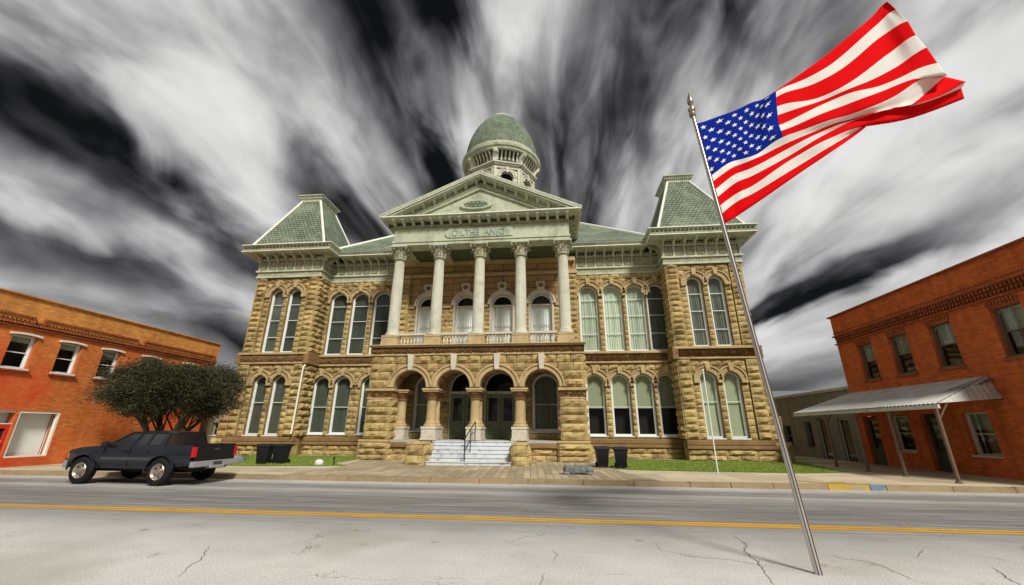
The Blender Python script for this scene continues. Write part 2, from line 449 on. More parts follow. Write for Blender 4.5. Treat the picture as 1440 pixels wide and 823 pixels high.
def FY(Y):      # plane facing -Y : d grows towards the street
    return lambda u, z, d: (u, Y-d, z)
def FXp(Xc):    # plane facing +X
    return lambda u, z, d: (Xc+d, u, z)
def FXm(Xc):    # plane facing -X
    return lambda u, z, d: (Xc-d, u, z)

def arch_pts(cx, hw, zs, n=14, r=None):
    return [(cx + hw*math.cos(PI - PI*i/n), zs + (r or hw)*math.sin(PI*i/n)) for i in range(n+1)]

def wall(mb, fn, u0, u1, z0, z1, ops, depth, mi=0, flip=False):
    """flat wall face with arched / square openings [(cx,hw,zb,zs,arched)] and their reveals"""
    ops = sorted(ops); edge = u0
    def F(p, m=mi): mb.face(p[::-1] if flip else p, m)
    for cx, hw, zb, zs, ar in ops:
        a, b = cx-hw, cx+hw
        if a > edge: F([fn(edge, z0, 0), fn(a, z0, 0), fn(a, z1, 0), fn(edge, z1, 0)])
        if zb > z0: F([fn(a, z0, 0), fn(b, z0, 0), fn(b, zb, 0), fn(a, zb, 0)])
        top = arch_pts(cx, hw, zs) if ar else [(a, zs), (b, zs)]
        for (p, q), (p2, q2) in zip(top[:-1], top[1:]):
            F([fn(p, q, 0), fn(p2, q2, 0), fn(p2, z1, 0), fn(p, z1, 0)])
        loop = [(a, zb)] + top + [(b, zb)]
        for (p, q), (p2, q2) in zip(loop[:-1], loop[1:]):
            F([fn(p, q, 0), fn(p, q, -depth), fn(p2, q2, -depth), fn(p2, q2, 0)])
        if zb > z0: F([fn(b, zb, 0), fn(b, zb, -depth), fn(a, zb, -depth), fn(a, zb, 0)])
        edge = b
    if u1 > edge: F([fn(edge, z0, 0), fn(u1, z0, 0), fn(u1, z1, 0), fn(edge, z1, 0)])

def block(mb, fn, u0, u1, z0, z1, d0, bulge, mi=0):
    nu = max(3, min(7, int((u1-u0)/.16))); nz = 3
    j = .016
    u0 += j; u1 -= j; z0 += j; z1 -= j
    vs = []; base = random.uniform(.8, 1.5)*bulge; sl = random.uniform(-.3, .3)
    for b in range(nz+1):
        for a in range(nu+1):
            u = u0+(u1-u0)*a/nu; z = z0+(z1-z0)*b/nz
            e = a in (0, nu) or b in (0, nz)
            d = d0 + (.012 if e else base*(1+random.uniform(-.45, .45)) + sl*bulge*(a/nu-.5))
            if not e:
                u += random.uniform(-.025, .025); z += random.uniform(-.02, .02)
            vs.append(fn(u, z, d))
    k = len(vs); W = nu+1
    fs = [(b*W+a, b*W+a+1, (b+1)*W+a+1, (b+1)*W+a) for b in range(nz) for a in range(nu)]
    ring = [a for a in range(nu+1)] + [b*W+nu for b in range(1, nz+1)] + [nz*W+a for a in range(nu-1, -1, -1)] + [b*W for b in range(nz-1, 0, -1)]
    for q in ring:
        b, a = divmod(q, W)
        u = u0+(u1-u0)*a/nu; z = z0+(z1-z0)*b/nz
        vs.append(fn(u, z, d0-.06))
    n = len(ring)
    for i in range(n):
        i2 = (i+1) % n
        fs.append((ring[i], k+i, k+i2, ring[i2]))
    mb.mesh(vs, fs, mi)

def stone(mb, fn, u0, u1, z0, z1, h, ops=(), d0=.03, bulge=.07, lmin=.6, lmax=1.4, ring=.28, mi=0):
    n = max(1, round((z1-z0)/h)); h = (z1-z0)/n
    for r in range(n):
        a, b = z0+r*h, z0+(r+1)*h
        ex = []
        for cx, hw, zb, zs, ar in ops:
            top = zs + (hw+ring if ar else .0)
            if b <= zb+.01 or a >= top-.02: continue
            if a >= zs and ar:
                ro = hw+ring; q = math.sqrt(max(0, ro*ro-(a-zs)**2))
            elif b > zs and ar: q = hw+ring
            else: q = hw
            ex.append((cx-q, cx+q))
        ex.sort(); free = []; e = u0
        for p, q in ex:
            if p > e: free.append((e, p))
            e = max(e, q)
        if e < u1: free.append((e, u1))
        for p, q in free:
            L = q-p
            if L < .08: continue
            k = max(1, round(L/random.uniform(lmin, lmax)))
            cuts = [p] + sorted(p + L*(i + random.uniform(-.22, .22))/k for i in range(1, k)) + [q]
            for c0, c1 in zip(cuts[:-1], cuts[1:]): block(mb, fn, c0, c1, a, b, d0, bulge, mi)

def ring_mb(mb, fn, cx, zs, r0, r1, d0, d1, n=14, mi=0, a0=0, a1=PI, gaps=0.0):
    for i in range(n):
        t0, t1 = a0+(a1-a0)*(i+gaps)/n, a0+(a1-a0)*(i+1-gaps)/n
        P = lambda r, t: (cx - r*math.cos(t), zs + r*math.sin(t))
        q = [P(r0, t0), P(r1, t0), P(r1, t1), P(r0, t1)]
        v = [fn(*p, d1) for p in q] + [fn(*p, d0) for p in q]
        mb.mesh(v, [(0,1,2,3), (1,5,6,2), (0,3,7,4)] + ([(0,4,5,1), (3,2,6,7)] if gaps or i in (0, n-1) else []), mi)

# ------------------------------------------------------------------ windows (frame > glass, curtain)
WIN = {}
def window(parent, loc, key, hw, hs, arched=True, bars=(.5,), curtain=None, cz=(0, 1), frame='white_paint', fw=.085, rz=0, label=None, sill=True, name='window', vert=False, depth=.11):
    """local frame: origin at the middle of the bottom edge on the wall face, -Y is outwards"""
    H = hs + (hw if arched else 0)
    if key not in WIN:
        fn = FY(0)
        mb = MB()
        y0, y1 = .14, .14+depth
        def fr(a, b, c, d, p=y0, q=y1): mb.box(a, b, p, q, c, d)
        fr(-hw, -hw+fw, 0, hs); fr(hw-fw, hw, 0, hs); fr(-hw+fw, hw-fw, 0, fw*1.2)
        if arched: ring_mb(mb, fn, 0, hs, hw-fw, hw, -y1, -y0, 16)
        else: fr(-hw+fw, hw-fw, hs-fw, hs)
        if sill: mb.box(-hw-.04, hw+.04, -.05, y0, -.06, .0)
        for b in bars:
            z = b*H; q = hw-fw
            if arched and z > hs: q = math.sqrt(max(.01, (hw-fw)**2-(z-hs)**2))
            mb.box(-q, q, y0+.03, y0+.065, z-.018, z+.018)
        # inner sash
        s = .035
        mb.box(-hw+fw, -hw+fw+s, y0+.035, y1-.01, fw*1.2, hs); mb.box(hw-fw-s, hw-fw, y0+.035, y1-.01, fw*1.2, hs)
        if vert: mb.box(-.015, .015, y0+.03, y0+.065, fw, H-fw)
        f = mb.build(name, frame, None)
        mb = MB(); y = y0+.075
        if arched:
            poly = [(-hw+.02, .02)] + arch_pts(0, hw-.02, hs, 16) + [(hw-.02, .02)]
        else: poly = [(-hw+.02, .02), (-hw+.02, hs-.02), (hw-.02, hs-.02), (hw-.02, .02)]
        mb.face([(u, y, z) for u, z in poly])
        gl = mb.build('glass', 'glass', None); gl.parent = f
        if curtain:
            mb = MB(); n = 44; z0, z1 = cz[0]*H, cz[1]*H; y = y0+.15
            rows = 7
            flat = curtain == 'curtain_warm'
            for i in range(n):
                a, b = -hw+.03+(2*hw-.06)*i/n, -hw+.03+(2*hw-.06)*(i+1)/n
                def yy(u, z):
                    if flat: return y+.02*math.sin(z*1.3)
                    return y + .035*math.sin(u*52+math.sin(u*9)*2+.3*math.sin(z*2)) + .01*math.sin(u*17+z)
                for k in range(rows):
                    c, d = z0+(z1-z0)*k/rows, z0+(z1-z0)*(k+1)/rows
                    mb.face([(a, yy(a, c), c), (b, yy(b, c), c), (b, yy(b, d), d), (a, yy(a, d), d)])
            cu = mb.build('curtain', curtain, None, smooth=True, merge='keep', sharp=80); cu.parent = f
        # black panel painting the shade of the unlit room behind
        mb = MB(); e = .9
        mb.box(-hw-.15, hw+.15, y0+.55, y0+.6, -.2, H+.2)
        rm = mb.build('room_shade_panel', 'dark', None); rm.parent = f
        WIN[key] = f
        o = f; o.parent = parent
        o.location = Vector(loc) - (wloc(parent) if parent else Vector())
    else:
        src = WIN[key]
        o = src.copy(); COL.objects.link(o); o.parent = parent
        for ch in src.children:
            c = ch.copy(); COL.objects.link(c); c.parent = o
        o.location = Vector(loc) - (wloc(parent) if parent else Vector())
    o.rotation_euler = (0, 0, rz)
    if label: o['label'] = label
    elif 'label' in o: del o['label']
    return o

# ================================================================== SETTING
def sheet(name, pts, z, m, kind='structure', label=None, cat=None, thick=0, turn=False):
    mb = MB(); mb.face([(x, y, z) for x, y in pts], uv=[(y, x+.06*y) for x, y in pts] if turn else None)
    if thick:
        n = len(pts)
        for i in range(n):
            a, b = pts[i], pts[(i+1) % n]
            mb.face([(a[0], a[1], z), (a[0], a[1], z-thick), (b[0], b[1], z-thick), (b[0], b[1], z)])
    o = mb.build(name, m); o['kind'] = kind
    if label: tag(o, label, cat)
    return o

sheet('ground', [(-1500, -1500), (1500, -1500), (1500, 1500), (-1500, 1500)], -.02, 'earth', label='flat open ground around the square', cat='ground')
KX = [(-60, 9), (-25, 11), (-21.6, 13.9), (-20.4, 14.12), (13.6, 14.12), (14.8, 13.7), (17.2, 11), (60, 9)]
sheet('road', [(-60, -9)] + KX[::1][0:0] + [(60, -9), (60, 9.2)] + [(20, 10.2), (14.3, 11.0), (14.3, 13.3), (13.6, 14.3), (-20.4, 14.3), (-20.75, 13.3), (-20.75, 10.7), (-24, 10.1)] + [(-60, 9.2)], 0.0, 'asphalt', label='worn pale asphalt street with darker wheel tracks', cat='road')
sheet('pavement', [(-60, 9.17), (-24, 10.1), (-20.8, 10.6), (-20.8, 13.4), (-20.4, 14.27), (13.6, 14.27), (14.25, 13.3), (14.25, 11.0), (20, 10.17), (60, 9.17), (60, 60), (-60, 60)], .15, 'pavement', label='tan concrete pavement between kerb and buildings', cat='pavement')
sheet('near_pavement', [(-60, -9), (60, -9), (60, 1.2), (-60, 1.2)], .15, 'pavement', thick=.17, label='concrete pavement on the near side of the street', cat='pavement')

def kerb_part(name, a, b, m, label):
    """kerb of separate cut stones between x=a and x=b on the straight run"""
    mb = MB(); x = a
    while x < b - .05:
        x2 = min(b, x+random.uniform(1.1, 1.9)); dz = random.uniform(-.006, .006); dy = random.uniform(-.01, .01)
        v0, v1 = x+.006, x2-.006
        mb.frus((v0, v1, 14.10+dy, 14.275), -.03, (v0, v1, 14.13+dy, 14.275), .155+dz)
        x = x2
    o = mb.build(name, m, bevel=.012); o['kind'] = 'structure'; o['label'] = label; o['category'] = 'kerb'
kerb_part('kerb', -20.4, 8.0, 'kerb_stone', 'long worn tan stone kerb in front of the courthouse')
kerb_part('kerb', 8.0, 9.15, 'kerb_yellow', 'short stretch of kerb with flaking yellow paint')
kerb_part('kerb', 9.15, 9.6, 'kerb_blue', 'short stretch of kerb with faded blue paint')
kerb_part('kerb', 9.6, 13.6, 'kerb_stone', 'tan stone kerb in front of the red brick building with the canopy')
for P, lb in (([(-60, 9.0), (-24, 9.95), (-20.7, 10.45), (-20.65, 13.3), (-20.4, 14.1)], 'tan kerb bending toward the street at the orange brick corner'), ([(13.6, 14.1), (14.2, 13.2), (14.25, 10.85), (20, 10.0), (60, 9.0)], 'tan kerb bending toward the street at the red brick corner')):
    mb = MB()
    for (x0, y0), (x1, y1) in zip(P[:-1], P[1:]):
        mb.mesh([(x0, y0, -.03), (x1, y1, -.03), (x1, y1+.18, -.03), (x0, y0+.18, -.03), (x0, y0, .155), (x1, y1, .155), (x1, y1+.18, .155), (x0, y0+.18, .155)], [(0,1,5,4), (4,5,6,7), (2,3,7,6), (3,0,4,7), (1,2,6,5)])
    o = mb.build('kerb', 'kerb_stone'); tag(o, lb, 'kerb', kind='structure')
# worn paint that has run on to the pavement
rp = random.Random(4)
mb = MB()
for cx, cy, r in ((8.5, 14.45, .42), (8.1, 14.55, .3), (9.0, 14.4, .28), (7.7, 14.8, .22), (8.7, 14.75, .2)):
    mb.face([(cx+r*1.3*math.cos(2*PI*k/13)*rp.uniform(.6, 1.1), max(14.29, cy+r*.6*math.sin(2*PI*k/13)*rp.uniform(.6, 1.1)), .156+r*.003) for k in range(13)])
tag(mb.build('paint_patch', 'kerb_yellow'), 'yellow paint scuffed across the pavement behind the yellow kerb', 'paint', kind='structure')

# skewed stone paving before the steps
sheet('paved_walk', [(-9.4, 14.285), (3.2, 14.285), (2.4, 17.2), (1.9, 21.5), (-9.9, 21.5), (-9.0, 17.2)], .156, 'paver', turn=True, label='strip paved walk in front of the courthouse steps', cat='paved walk')

# painted centre line (a pair of yellow bands)
mb = MB()
for y0, y1 in ((8.66, 8.79), (8.83, 8.96)):
    x = -40
    while x < 40:
        mb.face([(x, y0+.012*math.sin(x*.9), .004), (x+.5, y0+.012*math.sin((x+.5)*.9), .004), (x+.5, y1+.012*math.sin((x+.5)*.7), .004), (x, y1+.012*math.sin(x*.7), .004)]); x += .5
tag(mb.build('road_marking', 'yellow_line'), 'double yellow centre line along the street', 'road marking', kind='structure')

# open cracks in the asphalt (points measured on the ground)
def crack(pts, wd):
    mb = MB(); rr = random.Random(int(pts[0][0]*100)); P = []
    for (x0, y0), (x1, y1) in zip(pts[:-1], pts[1:]):
        n = max(2, int(math.hypot(x1-x0, y1-y0)/.06))
        for i in range(n): P.append((x0+(x1-x0)*i/n + rr.uniform(-.02, .02), y0+(y1-y0)*i/n + rr.uniform(-.02, .02)))
    P.append(pts[-1]); n = len(P)
    for i in range(n-1):
        w0 = wd*(.25+.75*math.sin(PI*i/n))*rr.uniform(.6, 1.3); w1 = wd*(.25+.75*math.sin(PI*(i+1)/n))
        (x0, y0), (x1, y1) = P[i], P[i+1]; L = math.hypot(x1-x0, y1-y0)+1e-6; nx, ny = -(y1-y0)/L, (x1-x0)/L
        mb.face([(x0-nx*w0, y0-ny*w0, .003), (x1-nx*w1, y1-ny*w1, .003), (x1+nx*w1, y1+ny*w1, .003), (x0+nx*w0, y0+ny*w0, .003)])
    return mb
CRACKS = [([(-5.18, 6.41), (-4.83, 5.91), (-4.73, 5.76), (-4.63, 5.48), (-4.44, 5.11)], 0.006, 'dark branching crack in the near lane at the left'), ([(2.89, 8.06), (2.85, 7.43), (2.64, 7.02), (2.62, 6.55), (2.51, 6.09), (2.41, 5.66)], 0.008, 'brown crack winding toward the camera left of the flagpole'), ([(3.77, 7.09), (3.84, 6.83), (4.11, 6.73), (4.15, 6.44), (4.12, 6.05), (4.21, 5.9)], 0.005, 'long thin crack right of the flagpole foot'), ([(1.48, 7.43), (1.47, 6.95), (1.83, 6.68), (2.31, 6.58), (2.59, 6.4), (2.92, 6.24)], 0.004, 'faint crack running along the near lane left of the flagpole'), ([(-0.12, 6.83), (-0.03, 6.56), (-0.07, 6.23)], 0.004, 'short hooked crack in the middle of the near lane'), ([(-0.2, 5.76), (-0.22, 5.35)], 0.005, 'short straight crack at the bottom middle of the street'), ([(5.3, 7.57), (5.31, 7.42), (4.9, 6.99)], 0.005, 'short crack near the yellow line at the right'), ([(5.53, 6.66), (5.28, 6.19), (5.21, 5.99)], 0.008, 'brown crack in the near lane at the far right')]
for pts, wd, lb in CRACKS:
    tag(crack(pts, wd).build('road_crack', 'crack'), lb, 'crack', kind='structure')

# grass strips
GR = [([(-19.4, 16.9), (-12.5, 17.2), (-8.9, 17.9), (-10.2, 19.2), (-10.3, 24.6), (-19.4, 23.6)], 'left'), ([(2.3, 18.2), (3.6, 17.75), (9.2, 17.5), (11.2, 18.2), (12.2, 23.6), (2.3, 24.6)], 'right')]
def inside(x, y, P):
    c = False; n = len(P)
    for i in range(n):
        x0, y0 = P[i]; x1, y1 = P[(i+1) % n]
        if (y0 > y) != (y1 > y) and x < (x1-x0)*(y-y0)/(y1-y0)+x0: c = not c
    return c
rg = random.Random(11)
mb = MB()
for P, side in GR:
    sheet('lawn_soil', P, .163, 'grass_soil', label='mossy green soil of the lawn strip %s the courthouse steps' % ('left of' if side == 'left' else 'right of'), cat='lawn')
    xs = [p[0] for p in P]; ys = [p[1] for p in P]; k = 0
    while k < 11000:
        x, y = rg.uniform(min(xs), max(xs)), rg.uniform(min(ys), max(ys)); y = min(ys)+(y-min(ys))*rg.random()**.5
        if not inside(x, y, P): continue
        k += 1
        if math.sin(x*2.1)*math.sin(y*1.7+x) > .55+rg.random()*.4: continue
        h = rg.uniform(.02, .07); a = rg.uniform(0, PI); dx, dy = math.cos(a)*.012, math.sin(a)*.012; lx, ly = rg.uniform(-.03, .03), rg.uniform(-.03, .03)
        mb.face([(x-dx, y-dy, .16), (x+dx, y+dy, .16), (x+lx, y+ly, .16+h)])
g_ = mb.build('grass', 'grass'); tag(g_, 'short bright green grass on the strips beside the courthouse', 'grass', kind='stuff')

# ================================================================== COURTHOUSE
CX = -4.2
CH = empty('courthouse', (CX, 23.8, .15))
tag(CH, 'tan rock-faced stone courthouse with green slate roofs, columned portico and dome', 'courthouse')
YP, YW, YA, YL = 23.8, 25.0, 21.6, 24.3       # pavilion, wing, arcade and loggia wall planes
BEV = .0
wings_low, wings_up = [6.6, 8.07, 9.43, 10.75], [6.5, 8.0, 9.43, 10.7]
def stone_part(name, fill, m='stone'):
    mb = MB(); fill(mb); return mb.build(name, m, CH, merge='keep')

ZG, ZP = .12, 1.12
def pavilion(s):
    """corner pavilion; s=-1 left, +1 right"""
    a, b = sorted((CX+s*11.2, CX+s*15.4)); c = (a+b)/2
    cl = [c-.62, c+.62]; hw = .46
    low = [(x, hw, 1.27, 4.3, True) for x in cl]; up = [(x, hw, 6.2, 10.0, True) for x in cl]
    f = FY(YP)
    mb = MB(); wall(mb, f, a, b, ZG, 5.6, low, .35); wall(mb, f, a, b, 5.6, 11.4, up, .35)
    # side faces
    for fx, x in ((FXm(a), a), (FXp(b), b)):
        inner = (x == b) == (s < 0)
        ye = 25.0 if inner else 42.0
        mb.face([fx(YP, ZG, 0), fx(ye, ZG, 0), fx(ye, 11.4, 0), fx(YP, 11.4, 0)])
    w = mb.build('wall', 'stone_back', CH)
    mb = MB()
    stone(mb, f, a+.62, b-.62, ZP+.08, 5.45, .36, low, ring=.27, lmax=.8, bulge=.06)
    mb.build('stonework', 'stone', w, merge='keep'); mb = MB()
    stone(mb, f, a+.62, b-.62, 6.2, 11.2, .34, up, ring=.27, lmax=.8, bulge=.06)
    mb.build('stonework', 'stone', w, merge='keep')
    # corner piers, standing proud
    for u0, u1 in ((a-.06, a+.62), (b-.62, b+.06)):
        mb = MB()
        stone(mb, f, u0, u1, ZP+.08, 5.45, .37, (), d0=.14, bulge=.10, lmin=.9, lmax=1.4)
        stone(mb, f, u0, u1, 6.2, 11.3, .34, (), d0=.12, bulge=.09, lmin=.9, lmax=1.4)
        mb.box(u0+.03, u1-.03, YP-.13, YP+.02, ZP+.08, 5.44); mb.box(u0+.03, u1-.03, YP-.11, YP+.02, 6.2, 11.3)
        mb.build('corner_pier', 'stone', CH, merge='keep')
    for fx, x in ((FXm(a-.06), a), (FXp(b+.06), b)):
        mb = MB()
        inner = (x == b) == (s < 0)
        ye = 24.95 if inner else 30.0
        stone(mb, fx, YP-.12, ye, ZP+.08, 5.45, .37, (), d0=.04, bulge=.10, lmin=.6, lmax=1.1)
        mb.build('side_stonework', 'stone', w, merge='keep'); mb = MB()
        stone(mb, fx, YP-.12, ye, 6.2, 11.3, .34, (), d0=.04, bulge=.09, lmin=.6, lmax=1.1)
        mb.build('side_stonework', 'stone', w, merge='keep')
    # stepped outer buttress of the lower storey
    o0 = b if s > 0 else a
    mb = MB()
    for dz0, dz1, ex, n in ((ZG, 1.1, .95, .50), (1.1, 2.4, .66, .43), (2.4, 3.9, .40, .43), (3.9, 5.4, .20, .38)):
        u0, u1 = sorted((o0 - s*.05, o0 + s*ex))
        mb.box(u0+.03, u1-.03, YP-.05, YP+1.4, dz0, dz1-.04)
        stone(mb, FY(YP-.05), u0, u1, dz0, dz1, n, (), d0=.03, bulge=.09, lmin=.7, lmax=1.2)
        stone(mb, (FXp if s > 0 else FXm)(u1 if s > 0 else u0), YP-.05, YP+1.4, dz0, dz1, n, (), d0=.02, bulge=.08)
    mb.build('buttress', 'stone', CH, merge='keep')
    # arch rings, imposts, mullion
    mb = MB()
    for ops, zi in ((low, 4.3), (up, 10.0)):
        for cx, hh, zb, zs, _ in ops:
            ring_mb(mb, f, cx, zs, hh+.0, hh+.26, 0, .13, 13, 0, gaps=.03)
            ring_mb(mb, f, cx, zs, hh+.26, hh+.34, 0, .20, 18)
            mb.prism([(cx-.10, zs+hh+.02), (cx+.10, zs+hh+.02), (cx+.15, zs+hh+.46), (cx-.15, zs+hh+.46)], f, -.02, .26)
            for q in (-1, 1):
                mb.box(cx+q*(hh+.02), cx+q*(hh+.16 if q*(cx-c) < 0 else hh+.34), YP-.20, YP, zs-.16, zs-.0)
    mb.build('arch_moulding', 'stone_smooth', CH, bevel=.015)
    plinth(a-.1, b+.1, YP, s)
    entab(a-.12, b+.12, YP-.12, True, s)
    for x in cl:
        window(CH, (x, YP, 1.27), 'pl%d' % s, hw, 3.03, True, (.54,), 'curtain_dark' if s < 0 else 'curtain_warm', (0.0, .98))
        window(CH, (x, YP, 6.2), 'pu%d' % s, hw, 3.8, True, (.24, .50, .75), 'curtain_dark' if s < 0 else 'curtain_dim', (.0, 1))

def plinth(a, b, Y, s=0, zt=ZP):
    """rough base with two ledges"""
    mb = MB(); f = FY(Y-.12)
    mb.box(a, b, Y-.14, Y+.5, ZG, zt-.05)
    stone(mb, f, a, b, ZG, .72, .30, (), d0=.05, bulge=.07, lmin=.6, lmax=1.3)
    mb.build('plinth', 'stone', CH, merge='keep')
    mb = MB()
    mb.box(a-.05, b+.05, Y-.30, Y+.2, .72, .90); mb.box(a-.03, b+.03, Y-.24, Y+.2, .915, zt+.06)
    mb.build('plinth_ledge', 'stone_brown', CH, bevel=.04)

def belt(a, b, Y, ends=True):
    f = FY(Y)
    mb = MB()
    mb.box(a-.10, b+.10, Y-.30, Y, 6.02, 6.17); mb.box(a-.04, b+.04, Y-.20, Y, 5.46, 5.58)
    mb.build('belt_moulding', 'stone_smooth', CH, bevel=.03)
    mb = MB(); n = max(6, int((b-a)/.11)); rr = random.Random(int(a*37))
    # carved leaf band : wavy deep relief
    W = n*2; vs = []; rows = 6
    for j in range(rows+1):
        for i in range(W+1):
            u = a-.05+(b-a+.1)*i/W; z = 5.58+.44*j/rows
            d = .16+.07*math.sin(PI*j/rows) + (.06 if (i+j) % 2 else -.05)*rr.uniform(.3, 1.5)
            vs.append(f(u, z, d))
    mb.mesh(vs, [(j*(W+1)+i, j*(W+1)+i+1, (j+1)*(W+1)+i+1, (j+1)*(W+1)+i) for j in range(rows) for i in range(W)])
    mb.box(a-.05, b+.05, Y-.14, Y, 5.58, 6.02)
    mb.build('carved_band', 'stone_carved', CH, merge='keep')

def bracket(mb, fn, u, z, w, h, p, mi=0):
    """scrolled bracket under a soffit, hanging from z, projecting p"""
    prof = [(0, 0), (p, 0), (p, -.10*h), (p*.92, -.28*h), (p*.60, -.42*h), (p*.34, -.66*h), (p*.26, -.95*h), (p*.12, -h), (0, -h)]
    n = len(prof)
    v = [fn(u-w/2, z+q, d) for d, q in prof] + [fn(u+w/2, z+q, d) for d, q in prof]
    mb.mesh(v, [tuple(range(n)), tuple(range(2*n-1, n-1, -1))] + [(i, n+i, n+(i+1) % n, (i+1) % n) for i in range(n)], mi)

def entab(a, b, Y, pav, s=0, ends=(True, True)):
    """painted entablature and bracketed cornice; runs (fn,u0,u1) around the visible sides"""
    runs = [(FY(Y), a, b)]
    if pav:
        runs += [(FXm(a), Y, 25.0 if s > 0 else 30.0), (FXp(b), Y, 25.0 if s < 0 else 30.0)]
    z0 = 11.3; pr = .88
    tr, cv, dk, cw = MB(), MB(), MB(), MB()
    for f, u0, u1 in runs:
        e0 = .0
        def bar(mb, z_a, z_b, d, ex=0):
            q = [f(u0-(ex if f is runs[0][0] else 0), z_a, 0), f(u1+ex, z_b, d)]
            x0, y0, _ = q[0]; x1, y1, _ = q[1]
            mb.box(min(x0, x1), max(x0, x1), min(y0, y1), max(y0, y1), z_a, z_b)
        bar(tr, 11.22, 11.36, .10, .10); bar(tr, 11.36, 11.62, .05, .05); bar(tr, 11.62, 11.74, .16, .16)
        bar(tr, 12.42, 12.52, .14, .14)
        L = u1-u0; n = max(2, round(L/.62)); st = L/n
        # frieze: recessed carved panels between plain blocks
        for i in range(n):
            c = u0+st*(i+.5)
            P = [(c-st/2+.07, 11.78), (c+st/2-.07, 11.78), (c+st/2-.07, 12.38), (c-st/2+.07, 12.38)]
            cv.prism(P, f, .0, .035)
            for q in range(5):
                uu = c-st/2+.12+(st-.24)*(q+.5)/5
                cv.prism([(uu-.03, 11.84), (uu+.03, 11.84), (uu+.03, 12.32), (uu-.03, 12.32)], f, .03, .08)
            uu = u0+st*i
            tr.prism([(uu-.055, 11.74), (uu+.055, 11.74), (uu+.055, 12.42), (uu-.055, 12.42)], f, .0, .09)
            bracket(tr, f, uu, 12.80, .13, .44, pr-.16)
        nd = int(L/.17)
        for i in range(nd):
            uu = u0+L*(i+.5)/nd
            tr.prism([(uu-.045, 12.54), (uu+.045, 12.54), (uu+.045, 12.66), (uu-.045, 12.66)], f, .0, .13)
            cv.prism([(uu-.05, 11.38), (uu+.05, 11.38), (uu+.05, 11.6), (uu-.05, 11.6)], f, .04, .085)
    # cornice slab with mitred corners (front + returns in one)
    if pav:
        yb = 30.0
        xa, xb = a-pr, b+pr
        if s < 0: xi = b+pr
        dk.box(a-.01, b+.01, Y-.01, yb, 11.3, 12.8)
        tr.frus((xa+.10, xb-.10, Y-pr+.10, yb), 12.79, (xa, xb, Y-pr, yb), 12.90)
        tr.frus((xa+.04, xb-.04, Y-pr+.04, yb), 12.903, (xa-.02, xb+.02, Y-pr-.02, yb), 13.02)
        cw.box(xa-.02, xb+.02, Y-pr-.035, yb, 12.84, 12.885)
        tr.frus((xa+.14, xb-.14, Y-pr+.14, yb), 13.022, (xa-.05, xb+.05, Y-pr-.05, yb), 13.28)
        cw.box(xa-.07, xb+.07, Y-pr-.07, yb, 13.283, 13.33)
        for i in range(24):
            uu = xa+.1+(xb-xa-.2)*(i+.5)/24
            dk.box(uu-.05, uu+.05, Y-pr-.035, Y-pr+.1, 13.08, 13.2)
    else:
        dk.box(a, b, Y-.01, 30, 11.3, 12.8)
        tr.frus((a, b, Y-pr+.10, 30), 12.79, (a, b, Y-pr, 30), 12.92)
        cw.box(a, b, Y-pr-.035, 30, 12.86, 12.905)
        tr.frus((a, b, Y-pr+.12, 30), 12.923, (a, b, Y-pr-.03, 30), 13.12)
        cw.box(a, b, Y-pr-.05, 30, 13.123, 13.16)
    c = tr.build('cornice', 'trim', CH)
    cv.build('carved_frieze', 'trim_carved', c); dk.build('soffit', 'trim_shade', c); cw.build('gutter', 'trim_white', c)

def mansard(s):
    c = CX+s*13.3; y0, y1 = 22.95, 28.0
    b0 = (c-2.55, c+2.55, y0, y1+.6); zt = 17.55
    tc_ = c - (.4 if s > 0 else 0); t0 = (tc_-.72, tc_+.72, 24.5, 26.6)
    mb = MB(); mb.frus(b0, 13.33, t0, zt); r = mb.build('roof', 'slate', CH)
    mb = MB()
    def cor(r, i): return [(r[0], r[2]), (r[1], r[2]), (r[1], r[3]), (r[0], r[3])][i]
    for i in range(4):
        p, q = cor(b0, i), cor(t0, i)
        mb.tube([(p[0], p[1], 13.34), (q[0], q[1], zt)], .085, 6)
    mb.box(b0[0]-.04, b0[1]+.04, b0[2]-.04, b0[2]+.06, 13.33, 13.43)
    mb.build('hip_ridge', 'trim_white', r)
    mb = MB()
    mb.box(t0[0]-.05, t0[1]+.05, t0[2]-.05, t0[3]+.05, zt-.05, zt+.16)
    mb.frus((t0[0]-.06, t0[1]+.06, t0[2]-.06, t0[3]+.06), zt+.16, (t0[0]-.20, t0[1]+.20, t0[2]-.20, t0[3]+.20), zt+.38)
    mb.box(t0[0]-.24, t0[1]+.24, t0[2]-.24, t0[3]+.24, zt+.382, zt+.46)
    for i in range(14):
        x = t0[0]-.15+(t0[1]-t0[0]+.3)*i/13; mb.box(x-.03, x+.03, t0[2]-.15, t0[2], zt+.18, zt+.32)
    mb.build('roof_crest', 'trim', r, bevel=.01)

for s in (-1, 1):
    pavilion(s); mansard(s)
    a, b = sorted((CX+s*11.2, CX+s*15.4)); belt(a-.1, b+.1, YP)
    # pavilion side belt returns
    mb = MB()
    for fx in (FXm(a-.1), FXp(b+.1)):
        mb.prism([(YP-.28, 5.46), (30, 5.46), (30, 6.17), (YP-.28, 6.17)], fx, -.1, .2)
    mb.build('belt_moulding', 'stone_brown', CH)

